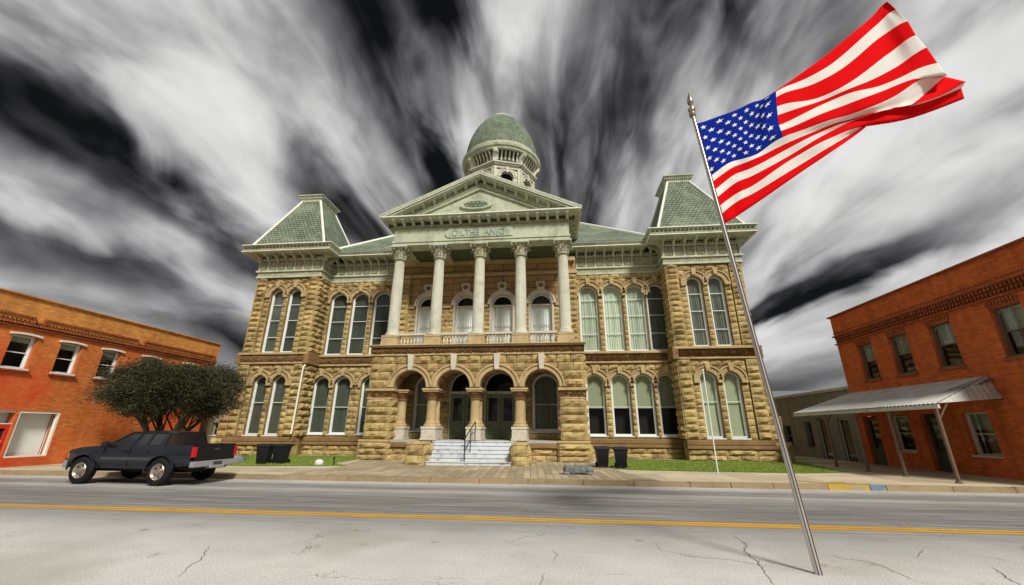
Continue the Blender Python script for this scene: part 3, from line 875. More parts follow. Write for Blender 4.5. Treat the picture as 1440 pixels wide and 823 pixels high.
# ---- wings
for s in (-1, 1):
    a, b = sorted((CX+s*5.3, CX+s*11.2)); f = FY(YW)
    lx = [CX+s*x for x in (wings_low if s > 0 else (5.9, 7.4, 9.2, 10.62))]
    ux = [CX+s*x for x in (wings_up if s > 0 else (5.75, 7.2, 8.72, 10.25))]
    hw = .56; hu = .60
    low = [(x, hw, 1.34, 4.26, True) for x in lx]; up = [(x, hu, 6.22, 9.88, True) for x in ux]
    mb = MB(); wall(mb, f, a, b, ZG, 5.6, low, .35); wall(mb, f, a, b, 5.6, 11.4, up, .35)
    w = mb.build('wall', 'stone_back', CH)
    mb = MB()
    stone(mb, f, a, b, ZP+.08, 5.45, .36, low, ring=.27, lmin=.3, lmax=.7, bulge=.06)
    mb.build('stonework', 'stone', w, merge='keep'); mb = MB()
    stone(mb, f, a, b, 6.2, 11.25, .34, up, ring=.27, lmin=.3, lmax=.7, bulge=.06)
    mb.build('stonework', 'stone', w, merge='keep')
    mb = MB()
    for ops in (low, up):
        for cx, hh, zb, zs, _ in ops:
            ring_mb(mb, f, cx, zs, hh, hh+.24, 0, .12, 13, gaps=.03)
            ring_mb(mb, f, cx, zs, hh+.24, hh+.31, 0, .19, 18)
            mb.prism([(cx-.10, zs+hh+.02), (cx+.10, zs+hh+.02), (cx+.15, zs+hh+.44), (cx-.15, zs+hh+.44)], f, -.02, .25)
            for q in (-1, 1): mb.box(cx+q*(hh+.005), cx+q*(hh+.14), YW-.18, YW, zs-.16, zs)
    mb.build('arch_moulding', 'stone_smooth', CH, bevel=.012)
    plinth(a, b, YW); belt(a, b, YW)
    entab(a, b, YW, False)
    for i, x in enumerate(lx):
        window(CH, (x, YW, 1.34), 'wl%d' % s, hw, 2.92, True, (.46 if s > 0 else .46,), 'curtain_warm' if s > 0 else 'curtain_dark', (.44, .99) if s > 0 else (0, .98))
    for i, x in enumerate(ux):
        last = s > 0 and i == 3
        window(CH, (x, YW, 6.22), 'wu%d%d' % (s, last), hu, 3.66, True, (.26, .53, .78), 'curtain_dark' if (s < 0 or last) else 'curtain', (.0, 1))

# ---- main roof
mb = MB()
a, b = CX-11.4, CX+11.4
P = [(a, 24.05, 13.16), (b, 24.05, 13.16), (b, 42, 13.16), (a, 42, 13.16), (CX-4.8, 30, 18.2), (CX+4.8, 30, 18.2), (CX+4.8, 36, 18.2), (CX-4.8, 36, 18.2)]
mb.mesh(P, [(0,1,5,4), (1,2,6,5), (2,3,7,6), (3,0,4,7), (4,5,6,7)])
rf = mb.build('roof', 'slate', CH)
mb = MB()
for i in range(4): mb.tube([P[i], P[i+4]], .10, 6)
mb.tube([P[4], P[5]], .10, 6)
mb.build('hip_ridge', 'trim_white', rf)
mb = MB()
mb.face([(CX-15.4, 42, 0), (CX-15.4, 42, 13), (CX+15.4, 42, 13), (CX+15.4, 42, 0)])
mb.box(CX-15.4, CX+15.4, 30, 42, 11.4, 13.1)
mb.build('rear_wall', 'stone_back', CH)

# ---- loggia / porch back walls
lo_d = [-5.3, -3.2]; lo_w = [-7.65, -.53]
up_w = [-7.95, -5.5, -3.15, -.7]
f = FY(YL)
lowo = [(x, .95, 1.12, 3.98, True) for x in lo_d] + [(x, .80, 1.55, 4.0, True) for x in lo_w]
upo = [(x, .68, 6.2, 9.15, True) for x in up_w]
mb = MB(); wall(mb, f, CX-5.85, CX+5.75, 1.0, 5.45, lowo, .3); w1 = mb.build('porch_wall', 'ashlar', CH)
mb = MB(); wall(mb, f, CX-5.85, CX+5.75, 6.0, 12.2, upo, .3)
for x in (CX-5.85, CX+5.75):
    mb.face([(x, YL, 6), (x, YW, 6), (x, YW, 12.2), (x, YL, 12.2)]); mb.face([(x, YL, 1), (x, YW, 1), (x, YW, 5.45), (x, YL, 5.45)])
mb.build('loggia_wall', 'ashlar', CH)
mb = MB()
stone(mb, f, CX-5.8, CX+5.7, 6.1, 8.95, .3, upo, d0=.0, bulge=.05, ring=.3, lmin=.35, lmax=.6)
stone(mb, f, CX-5.8, CX+5.7, 1.15, 3.8, .3, lowo, d0=.0, bulge=.05, ring=.3, lmin=.35, lmax=.7)
for u0, u1 in ((CX-5.85, CX-5.0), (CX+5.0, CX+5.75)):      # pilasters at both ends
    stone(mb, FY(YL-.25), u0, u1, 6.1, 11.0, .36, (), d0=.0, bulge=.08, lmin=.6, lmax=1)
    mb.box(u0+.03, u1-.03, YL-.24, YL, 6.1, 11.0)
mb.build('stonework', 'stone', w1, merge='keep')
mb = MB(); cb = MB()
for cx, hh, zb, zs, _ in upo:
    ring_mb(mb, f, cx, zs, hh-.02, hh+.12, -.1, .10, 20); ring_mb(mb, f, cx, zs, hh+.12, hh+.25, -.1, .17, 20)
    for q in (-1, 1): mb.prism([(cx+q*(hh+.05)-.07, 6.2), (cx+q*(hh+.05)+.07, 6.2), (cx+q*(hh+.05)+.07, zs), (cx+q*(hh+.05)-.07, zs)], f, -.1, .06)
    mb.prism([(cx-hh, zs-.10), (cx+hh, zs-.10), (cx+hh, zs+.01), (cx-hh, zs+.01)], f, -.24, -.10)
    # scrolled keystone with a dark medallion
    mb.prism([(cx-.20, zs+hh+.20), (cx+.20, zs+hh+.20), (cx+.30, zs+hh+.62), (cx+.26, zs+hh+.74), (cx-.26, zs+hh+.74), (cx-.30, zs+hh+.62)], f, 0, .26)
    cb.prism([(cx+.17*math.cos(2*PI*k/12), zs+hh+.46+.14*math.sin(2*PI*k/12)) for k in range(12)], f, .26, .29)
mb.build('window_surround', 'stone_pale', CH, bevel=.012); cb.build('medallion', 'stone_carved', CH)
mb = MB()
xs = sorted(up_w)
for i in range(5):
    u0 = CX-5.8 if i == 0 else xs[i-1]+.90; u1 = CX+5.7 if i == 4 else xs[i]-.90
    if u1-u0 > .1: mb.box(u0, u1, YL-.12, YL, 8.98, 9.16)
mb.box(CX-5.8, CX+5.7, YL-.16, YL, 11.1, 11.3); mb.box(CX-5.8, CX+5.7, YL-.3, YL, 11.9, 12.15)
for u0, u1 in ((CX-5.9, CX-4.95), (CX+4.95, CX+5.8)): mb.box(u0, u1, YL-.36, YL, 11.0, 11.2)
mb.build('impost_band', 'stone_smooth', CH, bevel=.02)
for i, x in enumerate(up_w): window(CH, (x, YL, 6.2), 'lg', .66, 2.95, True, (.46,), 'curtain_white', (0, .80))
for x in lo_w: window(CH, (x, YL, 1.55), 'pw', .80, 2.45, True, (.46,), 'curtain_dim', (0, .99), depth=.13, fw=.12, frame='white_paint')

# doors: double leaves under an arched transom
def door(cx, hw=.95):
    f = FY(YL); mb = MB()
    mb.box(cx-hw, cx-hw+.07, YL+.05, YL+.25, 1.12, 3.98); mb.box(cx+hw-.07, cx+hw, YL+.05, YL+.25, 1.12, 3.98)
    ring_mb(mb, f, cx, 3.98, hw-.08, hw, -.25, -.05, 16); mb.box(cx-hw+.07, cx+hw-.07, YL+.05, YL+.25, 3.66, 3.80)
    fr = mb.build('door_frame', 'stone_pale', CH)
    mb = MB(); mb.face([(u, YL+.2, z) for u, z in [(cx-hw+.07, 3.8)] + arch_pts(cx, hw-.07, 3.98) + [(cx+hw-.07, 3.8)]]); mb.build('transom', 'glass', fr)
    for q in (-1, 1):
        u0, u1 = sorted((cx+q*.012, cx+q*(hw-.08))); c = (u0+u1)/2
        mb = MB(); y0, y1 = YL+.13, YL+.19
        w = .17
        mb.box(u0, u0+w, y0, y1, 1.14, 3.65); mb.box(u1-w, u1, y0, y1, 1.14, 3.65)
        mb.box(u0+w, u1-w, y0, y1, 1.14, 1.34); mb.box(u0+w, u1-w, y0, y1, 1.9, 2.12); mb.box(u0+w, u1-w, y0, y1, 3.42, 3.65)
        mb.box(u0+w, u1-w, y0+.035, y1-.005, 1.34, 1.9); mb.box(u0+w+.06, u1-w-.06, y0+.012, y1-.01, 1.42, 1.82)
        d = mb.build('door', 'door_green', CH, bevel=.006)
        mb = MB(); mb.face([(u0+w, y0+.04, 2.12), (u1-w, y0+.04, 2.12), (u1-w, y0+.04, 3.42), (u0+w, y0+.04, 3.42)]); mb.build('door_pane', 'car_glass', d)
        mb = MB(); mb.tube([(cx+q*.09, y0-.05, 2.02), (cx+q*.09, y0-.05, 2.2)], .014, 6); mb.box(cx+q*.09-.02, cx+q*.09+.02, y0-.05, y0, 2.08, 2.12); mb.build('handle', 'brass', d)
for x in lo_d: door(x)
mb = MB(); mb.box(CX-5.9, CX+5.8, YL+.7, YL+.75, 1, 12); mb.build('room_shade_sheet', 'dark', CH)  # black sheet painting interior shade behind doors and loggia windows

# ---- porch base, floor, ceiling
mb = MB()
mb.box(CX-5.85, CX+5.75, YA+.0, YW+.3, 1.0, 1.115)
mb.build('porch_floor', 'porch_floor', CH, bevel=.01)
sx0, sx1 = CX-1.98, CX+2.18
mb = MB()
for u0, u1 in ((CX-5.85, sx0), (sx1, CX+5.75)):
    mb.box(u0, u1, YA+.14, YW, ZG, .99)
    stone(mb, FY(YA+.14), u0, u1, ZG, .76, .31, (), d0=.04, bulge=.07, lmin=.45, lmax=.9)
stone(mb, FXm(CX-5.85), YA+.14, YW, ZG, .76, .31, (), d0=.04, bulge=.07)
mb.build('plinth', 'stone', CH, merge='keep')
mb = MB()
for u0, u1 in ((CX-5.9, sx0), (sx1, CX+5.8)):
    mb.box(u0, u1, YA-.06, YA+.3, .77, .995)
mb.build('plinth_ledge', 'stone_brown', CH, bevel=.03)
mb = MB(); mb.box(CX-5.8, CX+5.7, YA+.3, YW+.2, 5.42, 5.5); mb.build('porch_ceiling', 'porch_ceiling', CH)
# steps
mb = MB(); n = 6; z0 = .15; dz = (1.09-z0)/n; ytop = YA+.05; tr_ = .47
for i in range(n):
    z1 = 1.09-dz*i; y0 = ytop-tr_*(i+1)
    fl = .085*i
    mb.box(sx0-.02+fl, sx1+.04, y0, ytop-tr_*i+.02, .10, z1-.05)
    mb.box(sx0-.03+fl, sx1+.05, y0-.03, ytop-tr_*i+.02, z1-.045, z1)
mb.build('steps', 'step_white', CH, bevel=.012)
ys = ytop-tr_*n
def cheek(x0, x1, y0, y1, z1):
    mb = MB()
    mb.box(x0, x1, y0, y1, .1, z1-.02)
    for f, a, b in ((FY(y0), x0, x1), (FXm(x0), y0, y1), (FXp(x1), y0, y1)):
        stone(mb, f, a, b, .1, z1, .5, (), d0=.03, bulge=.09, lmin=.9, lmax=1.4)
    mb.frus((x0-.06, x1+.06, y0-.06, y1), z1, (x0+.02, x1-.02, y0+.03, y1), z1+.10)
    return mb.build('cheek_block', 'stone', CH, merge='keep')
cheek(sx0-.45, sx0+.30, ys-.10, ys+.95, 1.02)
cheek(sx1+.10, sx1+.74, ys-.05, ys+.75, 1.02)
mb = MB()
for u0, u1 in ((sx0-.40, sx0+.06), (sx1+.1, sx1+.6)):
    for k, (ya, zz) in enumerate(((ys+.9, .82), (ys+1.7, .95), (ys+2.3, 1.0))):
        mb.box(u0+.02, u1-.02, ya, YA+.16, .1, zz-.03*k)
        stone(mb, FY(ya), u0, u1, .1, zz, .33, (), d0=.02, bulge=.08)
        stone(mb, FXp(u1), ya, ya+.8, .1, zz, .33, (), d0=.02, bulge=.06)
mb.build('step_wall', 'stone', CH, merge='keep')
# handrail
mb = MB(); hx = CX+.15
b0, t0 = Vector((hx, ys-.05, .15)), Vector((hx+.02, ys+2.2, .95))
mb.tube([(hx, ys+.05, .17), (hx, ys+.05, 1.22), (hx+.01, ys+.25, 1.36), (hx+.02, ys+2.3, 2.02), (hx+.02, ys+2.3, 1.10)], .026, 8)
mb.tube([(hx, ys+.05, .72), (hx+.02, ys+1.25, 1.22)], .02, 6); mb.tube([(hx+.01, ys+1.25, 1.62), (hx+.01, ys+1.25, .62)], .022, 6); mb.tube([(hx+.02, ys+1.25, 1.4), (hx+.02, ys+2.3, 1.55)], .018, 6)
mb.build('handrail', 'black_iron', CH, smooth=True)

# ---- arcade
f = FY(YA)
ac = [CX-3.56, CX-1.18, CX+1.17, CX+3.54]; ar = .92
arc = [(x, ar, 3.7, 3.78, True) for x in ac]
XL, XR = CX-5.85, CX+5.75
px = [(XL, ac[0]-ar-.04), (ac[3]+ar+.04, XR)]
mb = MB(); wall(mb, f, px[0][0], px[1][1], 3.7, 5.5, arc, 1.1)
fb = FY(YA+1.1)
wall(mb, fb, px[0][0], px[1][1], 3.7, 5.5, arc, 0.01, flip=True)
mb.box(XL+.01, XL+.9, YA+1.1, YW, 3.9, 5.5); mb.box(XR-.9, XR-.01, YA+1.1, YW, 3.9, 5.5)
w = mb.build('arcade_wall', 'ashlar', CH)
mb = MB(); stone(mb, f, XL, XR, 3.75, 5.5, .44, arc, d0=.03, bulge=.09, ring=.30, lmin=.6, lmax=1.1)
stone(mb, FXm(XL), YA, YW, 3.9, 5.5, .44, (), d0=.02, bulge=.08); stone(mb, FXp(XR), YA, YW, 3.9, 5.5, .44, (), d0=.02, bulge=.08)
mb.build('stonework', 'stone', w, merge='keep')
mb = MB()
for x in ac:
    ring_mb(mb, f, x, 3.78, ar-.01, ar+.20, -.15, .13, 26); ring_mb(mb, f, x, 3.78, ar+.20, ar+.30, 0, .20, 26)
mb.build('arch_moulding', 'stone_smooth', CH, bevel=.012)
mb = MB()
for x in ac: mb.prism([(x-.12, 3.78+ar-.03), (x+.12, 3.78+ar-.03), (x+.17, 5.5), (x-.17, 5.5)], f, 0, .30)
mb.build('keystone', 'stone_pale', CH, bevel=.02)
for k, (u0, u1) in enumerate(px):          # outer piers
    mb = MB()
    mb.box(u0, u1, YA, YA+1.1, ZG, 3.7)
    for fx in (FY(YA), FXm(u0), FXp(u1)):
        a_, b_ = (u0, u1) if fx is not None and fx(0, 0, 0)[0] == 0 else (YA, YA+1.1)
        stone(mb, fx, a_, b_, 1.15, 3.2, .38, (), d0=.03, bulge=.09, lmin=.9, lmax=1.5)
    for fx, e in ((FY(YA-.16), 0), (FXm(u0-.16), 1), (FXp(u1+.10), 1)):
        a_, b_ = (u0-.16, u1+.10) if not e else (YA-.16, YA+1.1)
        stone(mb, fx, a_, b_, ZG, 1.0, .30, (), d0=.03, bulge=.09, lmin=.9, lmax=1.5)
    mb.box(u0-.15, u1+.09, YA-.15, YA+1.1, ZG, 1.0)
    p = mb.build('pier', 'stone', CH, merge='keep')
    mb = MB(); mb.box(u0-.2, u1+.14, YA-.2, YA+1.12, 1.01, 1.13); mb.box(u0-.06, u1+.06, YA-.08, YA+1.15, 3.16, 3.26); mb.box(u0-.14, u1+.14, YA-.17, YA+1.2, 3.58, 3.72)
    mb.build('pier_moulding', 'stone_smooth', p, bevel=.03)
    mb = MB(); rr = random.Random(k)
    mb.box(u0-.06, u1+.06, YA-.07, YA+1.16, 3.26, 3.58)
    for i in range(60):
        x = rr.uniform(u0-.05, u1+.05); z = rr.uniform(3.29, 3.55); q = rr.uniform(.03, .06)
        mb.frus((x-q, x+q, YA-.09, YA-.05), z-q*.8, (x-q*.3, x+q*.3, YA-.15, YA-.05), z+q*.8)
    mb.build('pier_capital', 'stone_carved', p)

def short_column(x, y):
    mb = MB()
    mb.lathe([(.36, 1.78), (.38, 1.83), (.36, 1.9), (.30, 1.93), (.31, 1.98), (.265, 2.04), (.26, 2.1), (.24, 3.12), (.24, 3.16)], (x, y, 0), 28)
    c = mb.build('porch_column', 'stone_smooth', CH, smooth=True)
    mb = MB(); mb.box(x-.42, x+.42, y-.42, y+.42, 1.115, 1.22); mb.box(x-.38, x+.38, y-.38, y+.38, 1.22, 1.66); mb.box(x-.41, x+.41, y-.41, y+.41, 1.663, 1.78)
    mb.build('column_base', 'stone_pale', c, bevel=.015)
    mb = MB(); mb.lathe([(.29, 3.14), (.31, 3.18), (.28, 3.21), (.30, 3.28), (.40, 3.54)], (x, y, 0), 16)
    rr = random.Random(int(x*10))
    for k in range(16):
        for q, (zz, rad) in enumerate(((3.24, .31), (3.38, .35))):
            a = 2*PI*(k+.5*q)/16; R_ = rad; w = .05
            P0 = Vector((x+R_*math.cos(a), y+R_*math.sin(a), zz)); T = Vector((-math.sin(a), math.cos(a), 0))*w; O = Vector((math.cos(a), math.sin(a), 0))
            mb.mesh([P0-T, P0+T, P0+T*.9+O*.04+Vector((0, 0, .1)), P0-T*.9+O*.05+Vector((0, 0, .1)), P0+O*.14+Vector((0, 0, .14))], [(0,1,2,3), (3,2,4)])
    mb.build('capital', 'stone_carved', c)
    mb = MB(); mb.box(x-.42, x+.42, y-.42, y+.42, 3.54, 3.62); mb.box(x-.46, x+.46, y-.46, y+.46, 3.622, 3.72); mb.build('abacus', 'stone_smooth', c, bevel=.012)
for x in ((ac[0]+ac[1])/2, (ac[1]+ac[2])/2, (ac[2]+ac[3])/2):
    for y in (YA+.28, YA+1.0): short_column(x, y)
short_column(px[0][1]+.22, YA+1.0)

# portico belt, floor
mb = MB()
mb.box(XL-.14, XR+.14, YA-.38, YW, 6.00, 6.06); mb.box(XL-.10, XR+.10, YA-.32, YW, 5.93, 5.998); mb.box(XL-.04, XR+.04, YA-.14, YW, 5.48, 5.6)
mb.build('belt_moulding', 'stone_smooth', CH, bevel=.02)
mb = MB(); rr = random.Random(5); Wn = 150; vs = []
for j in range(6):
    for i in range(Wn+1):
        u = XL-.06+(XR-XL+.12)*i/Wn; z = 5.6+.33*j/5
        vs.append(FY(YA)(u, z, .12+.08*math.sin(PI*j/5)+(.055 if (i+j) % 2 else -.05)*rr.uniform(.3, 1.5)))
mb.mesh(vs, [(j*(Wn+1)+i, j*(Wn+1)+i+1, (j+1)*(Wn+1)+i+1, (j+1)*(Wn+1)+i) for j in range(5) for i in range(Wn)])
mb.box(XL-.05, XR+.05, YA-.10, YW, 5.6, 5.93)
mb.build('carved_band', 'stone_carved', CH, merge='keep')

# ---- great columns
colx = [CX-4.92, CX-2.46, CX, CX+2.42, CX+4.88]
def great_column(x, y=YA+.22):
    mb = MB()
    fl = lambda a, z: 1-.055*(0.5+0.5*math.cos(a*22))**1.5 if 6.95 < z < 11.28 else 1
    mb.lathe([(.47, 6.62), (.50, 6.68), (.47, 6.76), (.40, 6.79), (.41, 6.86), (.37, 6.92), (.375, 6.96), (.372, 7.1), (.368, 8.5), (.35, 10), (.325, 11.25), (.325, 11.3)], (x, y, 0), 132, mod=fl)
    mb.v = [(x+(vx-x)*.87, y+(vy-y)*.87, vz) for vx, vy, vz in mb.v]
    c = mb.build('column', 'column_paint', CH, smooth=True, sharp=60)
    mb = MB(); mb.frus((x-.48, x+.48, y-.48, y+.46), 6.062, (x-.44, x+.44, y-.44, y+.44), 6.5); mb.box(x-.46, x+.46, y-.46, y+.46, 6.5, 6.62)
    mb.build('pedestal', 'stone_smooth', c, bevel=.015)
    # leafy capital
    mb = MB()
    mb.lathe([(.34, 11.27), (.375, 11.31), (.34, 11.35), (.33, 11.5), (.36, 11.8), (.46, 12.02)], (x, y, 0), 20)
    def leaf(a, z, r, h, w, out):
        T = Vector((-math.sin(a), math.cos(a), 0)); O = Vector((math.cos(a), math.sin(a), 0)); c0 = Vector((x, y, z)); U = Vector((0, 0, 1))
        rows = [(0, r, w*.7), (h*.35, r+.03, w), (h*.7, r+.05, w*.9), (h*.95, r+out*.6, w*.6), (h, r+out, w*.35), (h*.82, r+out*1.15, w*.12)]
        vs = []
        for zz, rr_, ww in rows:
            vs += [c0+O*(rr_-.02)-T*ww+U*zz, c0+O*(rr_+.03)+U*(zz+.01), c0+O*(rr_-.02)+T*ww+U*zz]
        fs = []
        for i in range(len(rows)-1):
            for k in range(2): fs.append((i*3+k, i*3+k+1, (i+1)*3+k+1, (i+1)*3+k))
        mb.mesh(vs, fs)
    for k in range(8): leaf(2*PI*k/8, 11.36, .325, .34, .11, .21)
    for k in range(8): leaf(2*PI*(k+.5)/8, 11.42, .325, .52, .10, .27)
    for k in range(4):       # corner scrolls
        a = PI/4+k*PI/2; O = Vector((math.cos(a), math.sin(a), 0)); U = Vector((0, 0, 1)); c0 = Vector((x, y, 0))
        pts = [c0+O*.36+U*11.7, c0+O*.46+U*11.9]
        for i in range(9):
            t = PI*.9-i*.62; r = .10-.008*i
            pts.append(c0+O*(.64+r*math.cos(t))+U*(11.90+r*math.sin(t)))
        mb.tube(pts, .035, 5)
    for k in range(4): 
        a = k*PI/2; mb.lathe([(.02, -.06), (.07, 0), (.02, .06)], (x+.44*math.cos(a), y+.44*math.sin(a), 12.0), 8)
    mb.build('capital', 'trim_carved', c)
    mb = MB(); mb.box(x-.54, x+.54, y-.52, y+.54, 12.02, 12.12); mb.build('abacus', 'trim', c, bevel=.015)
for x in colx: great_column(x)

# balustrades
for x0, x1 in zip(colx[:-1], colx[1:]):
    u0, u1 = x0+.46, x1-.46; y = YA+.2
    mb = MB(); mb.box(u0, u1, y-.12, y+.12, 6.062, 6.14); mb.box(u0, u1, y-.14, y+.14, 6.66, 6.78)
    n = 8
    for i in range(n):
        x = u0+(u1-u0)*(i+.5)/n
        mb.lathe([(.055, 6.14), (.035, 6.2), (.065, 6.32), (.03, 6.48), (.045, 6.6), (.05, 6.66)], (x, y, 0), 8, cap=False)
    mb.build('balustrade', 'stone_pale', CH)

# ---- entablature and pediment of the portico
EL, ER = CX-5.32, CX+5.32; YE = YA-.22
mb = MB()
mb.box(EL, ER, YE, YE+.85, 12.121, 12.30); mb.box(EL-.04, ER+.04, YE-.05, YE+.9, 12.302, 12.42)
mb.box(EL+.02, ER-.02, YE+.02, YE+.83, 12.42, 13.25)
for x in (EL, ER-.85): mb.box(x, x+.85, YE+.85, YW, 12.121, 13.25)
for x in colx[1:-1]: mb.box(x-.3, x+.3, YE+.85, YL, 12.0, 12.18)
mb.build('architrave', 'trim', CH, bevel=.012)
mb = MB(); mb.box(EL+.8, ER-.8, YE+.8, YW, 12.19, 12.25); mb.build('loggia_ceiling', 'porch_ceiling', CH)
# carved raised lettering plate
mb = MB(); LX0, LX1 = -6.25, -2.2
pts = [(LX0+.18, 12.50), (LX1, 12.50), (LX1, 13.08), (LX0+.18, 13.08), (LX0, 12.93), (LX0-.05, 12.79), (LX0, 12.65)]
mb.prism(pts, FY(YE), -.02, .045); pl = mb.build('name_plate', 'trim', CH, bevel=.01)
cu = bpy.data.curves.new('lettering', 'FONT'); cu.body = "(O)LTHE  AN(O)J"; cu.size = .58; cu.extrude = .02; cu.space_character = .98; cu.align_x = 'CENTER'
cu.materials.append(MAT['letter_blue'])
_tmp = bpy.data.objects.new('tmp', cu); COL.objects.link(_tmp); bpy.context.view_layer.update()
_me = bpy.data.meshes.new_from_object(_tmp.evaluated_get(bpy.context.evaluated_depsgraph_get())); bpy.data.objects.remove(_tmp)
_me.materials.clear(); _me.materials.append(MAT['letter_blue'])
to = bpy.data.objects.new('lettering', _me); COL.objects.link(to); to.parent = pl
to.rotation_euler = (R(90), 0, 0); to.location = Vector(((LX0+LX1)/2+.02, YE-.06, 12.595)) - wloc(pl)
to.scale = (.86, 1, 1)

PZ = 13.62; PT = 16.35; HW = 6.0; YF = YE-.62        # pediment: cornice level, apex, half width, front plane
mb, cv, dk, cw = MB(), MB(), MB(), MB()
fE = FY(YE)
# egg and dart band
for i in range(90):
    u = EL+(ER-EL)*(i+.5)/90
    cv.prism([(u-.045, 13.25), (u+.045, 13.25), (u+.03, 13.40), (u-.03, 13.40)], fE, .0, .10)
cv.box(EL-.02, ER+.02, YE-.04, YE+.5, 13.25, 13.42)
dk.box(EL-.05, ER+.05, YE-.05, YW+3, 13.42, PZ-.01)
n = 19
for i in range(n):
    u = EL+.1+(ER-EL-.2)*i/(n-1); bracket(mb, fE, u, PZ, .17, .26, .56)
for fx, in ((FXm(EL),), (FXp(ER),)):
    for i in range(8): bracket(mb, fx, YE+.2+i*.55, PZ, .17, .26, .5)
x0, x1 = CX-HW, CX+HW
mb.frus((x0+.1, x1-.1, YF+.1, 26), PZ, (x0, x1, YF, 26), PZ+.16)
cw.box(x0-.02, x1+.02, YF-.03, 26, PZ+.12, PZ+.17)
mb.box(x0, x1, YF, 26, PZ+.172, PZ+.22)
# tympanum
fT = FY(YE-.02); sl = (PT-PZ-.2)/HW
mb.prism([(CX-HW+.4, PZ+.2), (CX+HW-.4, PZ+.2), (CX, PT-.1)], fT, -.3, 0)
# raking cornice: layered slabs along each slope
for s in (-1, 1):
    def rake(m_, off, th, d0, d1, ext=0):
        # parallelogram in (u,z) following the slope, 'off' below the top line
        a0 = CX+s*(HW+ext); zt = PZ+.30+.0
        pa = [(a0, zt-off), (CX, PT+.34-off), (CX, PT+.34-off-th), (a0, zt-off-th)]
        m_.prism(pa if s > 0 else pa[::-1], FY(YE), d0, d1)
    rake(mb, 0, .16, -.6, .66, .06); rake(cw, .165, .05, -.6, .64, 0); rake(mb, .22, .10, -.6, .56, -.1)
    rake(dk, .33, .30, 0, .012, -.35)  # thin dark strip painting recess shade behind the rake brackets
    # inner mouldings on the tympanum
    L = HW-1.0
    for off, th, dd, mm in ((.62, .10, .10, mb), (.73, .20, .07, cv), (.94, .06, .12, mb)):
        sl2 = (PT-PZ)/HW
        ua = CX+s*(HW-.25-off*1.6); zb = PZ+.24
        pa = [(ua, zb), (ua-s*(th*2.2), zb), (CX, PT+.34-off-th), (CX, PT+.34-off)]
        mm.prism(pa if s < 0 else pa[::-1], fT, 0, dd)
    n = 9
    for i in range(n):
        t = (i+.6)/n; u = CX+s*HW*(1-t)*.97; z = PZ+.30+(PT+.04-PZ)*(t) - .30
        if u*s < (CX*s+.2): continue
        # vertical bracket below the rake
        bracket(mb, FY(YE), u, z, .17, .27, .5)
# eye shaped vent
ey = [(CX-.25+1.0*math.sin(-PI/2+PI*k/12), 14.62+.36*math.cos(-PI/2+PI*k/12)) for k in range(13)] + [(CX-.25+1.0*math.sin(PI/2-PI*k/12), 14.62-.30*math.cos(PI/2-PI*k/12)) for k in range(1, 12)]
mb.prism(ey, fT, 0, .14)
ey2 = [(CX-.25+(u-CX+.25)*.72, 14.63+(z-14.63)*.62) for u, z in ey]
cwv = MB(); cwv.prism(ey2, fT, .14, .165)
pe = mb.build('pediment', 'trim', CH)
cv.build('carved_frieze', 'trim_carved', pe); dk.build('soffit', 'trim_shade', pe); cw.build('gutter', 'trim_white', pe); cwv.build('vent', 'slate', pe)
# roof behind the pediment
mb = MB()
for s in (-1, 1):
    mb.face([(CX+s*(HW+.05), YF+.3, PZ+.32), (CX, YF+.3, PT+.36), (CX, 32, PT+.36), (CX+s*(HW+.05), 32, PZ+.32)][::s])
mb.build('roof', 'slate', CH)

# ---- drum and dome
DY = 30.5; dc = (CX, DY, 0)
mb = MB()
mb.box(CX-3.3, CX+3.3, DY-3.3, DY+3.3, 14, 17.6)
mb.lathe([(3.15, 17.3), (3.15, 18.0), (2.95, 18.1)], dc, 8, a0=R(18))
Rv = 2.85; ap = Rv*math.cos(PI/8); hwf = Rv*math.sin(PI/8)
for k in range(8):
    an = PI/8+R(18)+k*PI/4 - PI/8
    nrm = Vector((math.cos(an), math.sin(an), 0)); T = Vector((-math.sin(an), math.cos(an), 0)); C0 = Vector((CX, DY, 0))
    def fd(u, z, d, nrm=nrm, T=T): 
        p = C0+nrm*(ap+d)+T*u; return (p.x, p.y, z)
    wall(mb, fd, -hwf, hwf, 18.0, 23.0, [(0, .50, 19.2, 21.15, True)], .3)
    ring_mb(mb, fd, 0, 21.15, .52, .62, 0, .14, 14); ring_mb(mb, fd, 0, 21.15, .72, .84, 0, .08, 14)
    mb.prism([(-.09, 21.5), (.09, 21.5), (.14, 22.05), (-.14, 22.05)], fd, 0, .2)
    for q in (-1, 1):
        mb.prism([(q*hwf-.20*(q > 0)-.03*(q < 0)*0, 18.1), (q*hwf+.20*(q < 0), 18.1), (q*hwf+.20*(q < 0), 21.9), (q*hwf-.20*(q > 0), 21.9)], fd, 0, .12)
        mb.prism([(q*.70-.10, 20.7), (q*.70+.10, 20.7), (q*.70+.10, 20.9), (q*.70-.10, 20.9)], fd, 0, .14)
    # entablature strips
    for za, zb, dd in ((21.9, 22.02, .12), (22.02, 22.2, .06), (22.2, 22.32, .22), (22.32, 22.42, .32)):
        e = hwf+dd*math.tan(PI/8)
        mb.prism([(-e, za), (e, za), (e, zb), (-e, zb)], fd, 0, dd)
    for i in range(6):
        u = -hwf+.1+(2*hwf-.2)*(i+.5)/6
        bracket(mb, fd, u, 23.45, .13, .8, .42)
    for u in (-hwf+.02, ):
        bracket(mb, fd, u, 23.45, .34, 1.0, .55)
dr = mb.build('drum', 'column_paint', CH)
mb = MB(); mb.lathe([(2.2, 17.5), (2.2, 23)], dc, 16); mb.build('drum_shade_core', 'dark', dr)  # black core painting the shade inside the drum openings
mb = MB(); mb.lathe([(2.75, 22.4), (2.78, 23.4), (3.1, 23.42)], dc, 48, cap=False); mb.build('soffit', 'trim_shade', dr, smooth=True)
mb = MB()
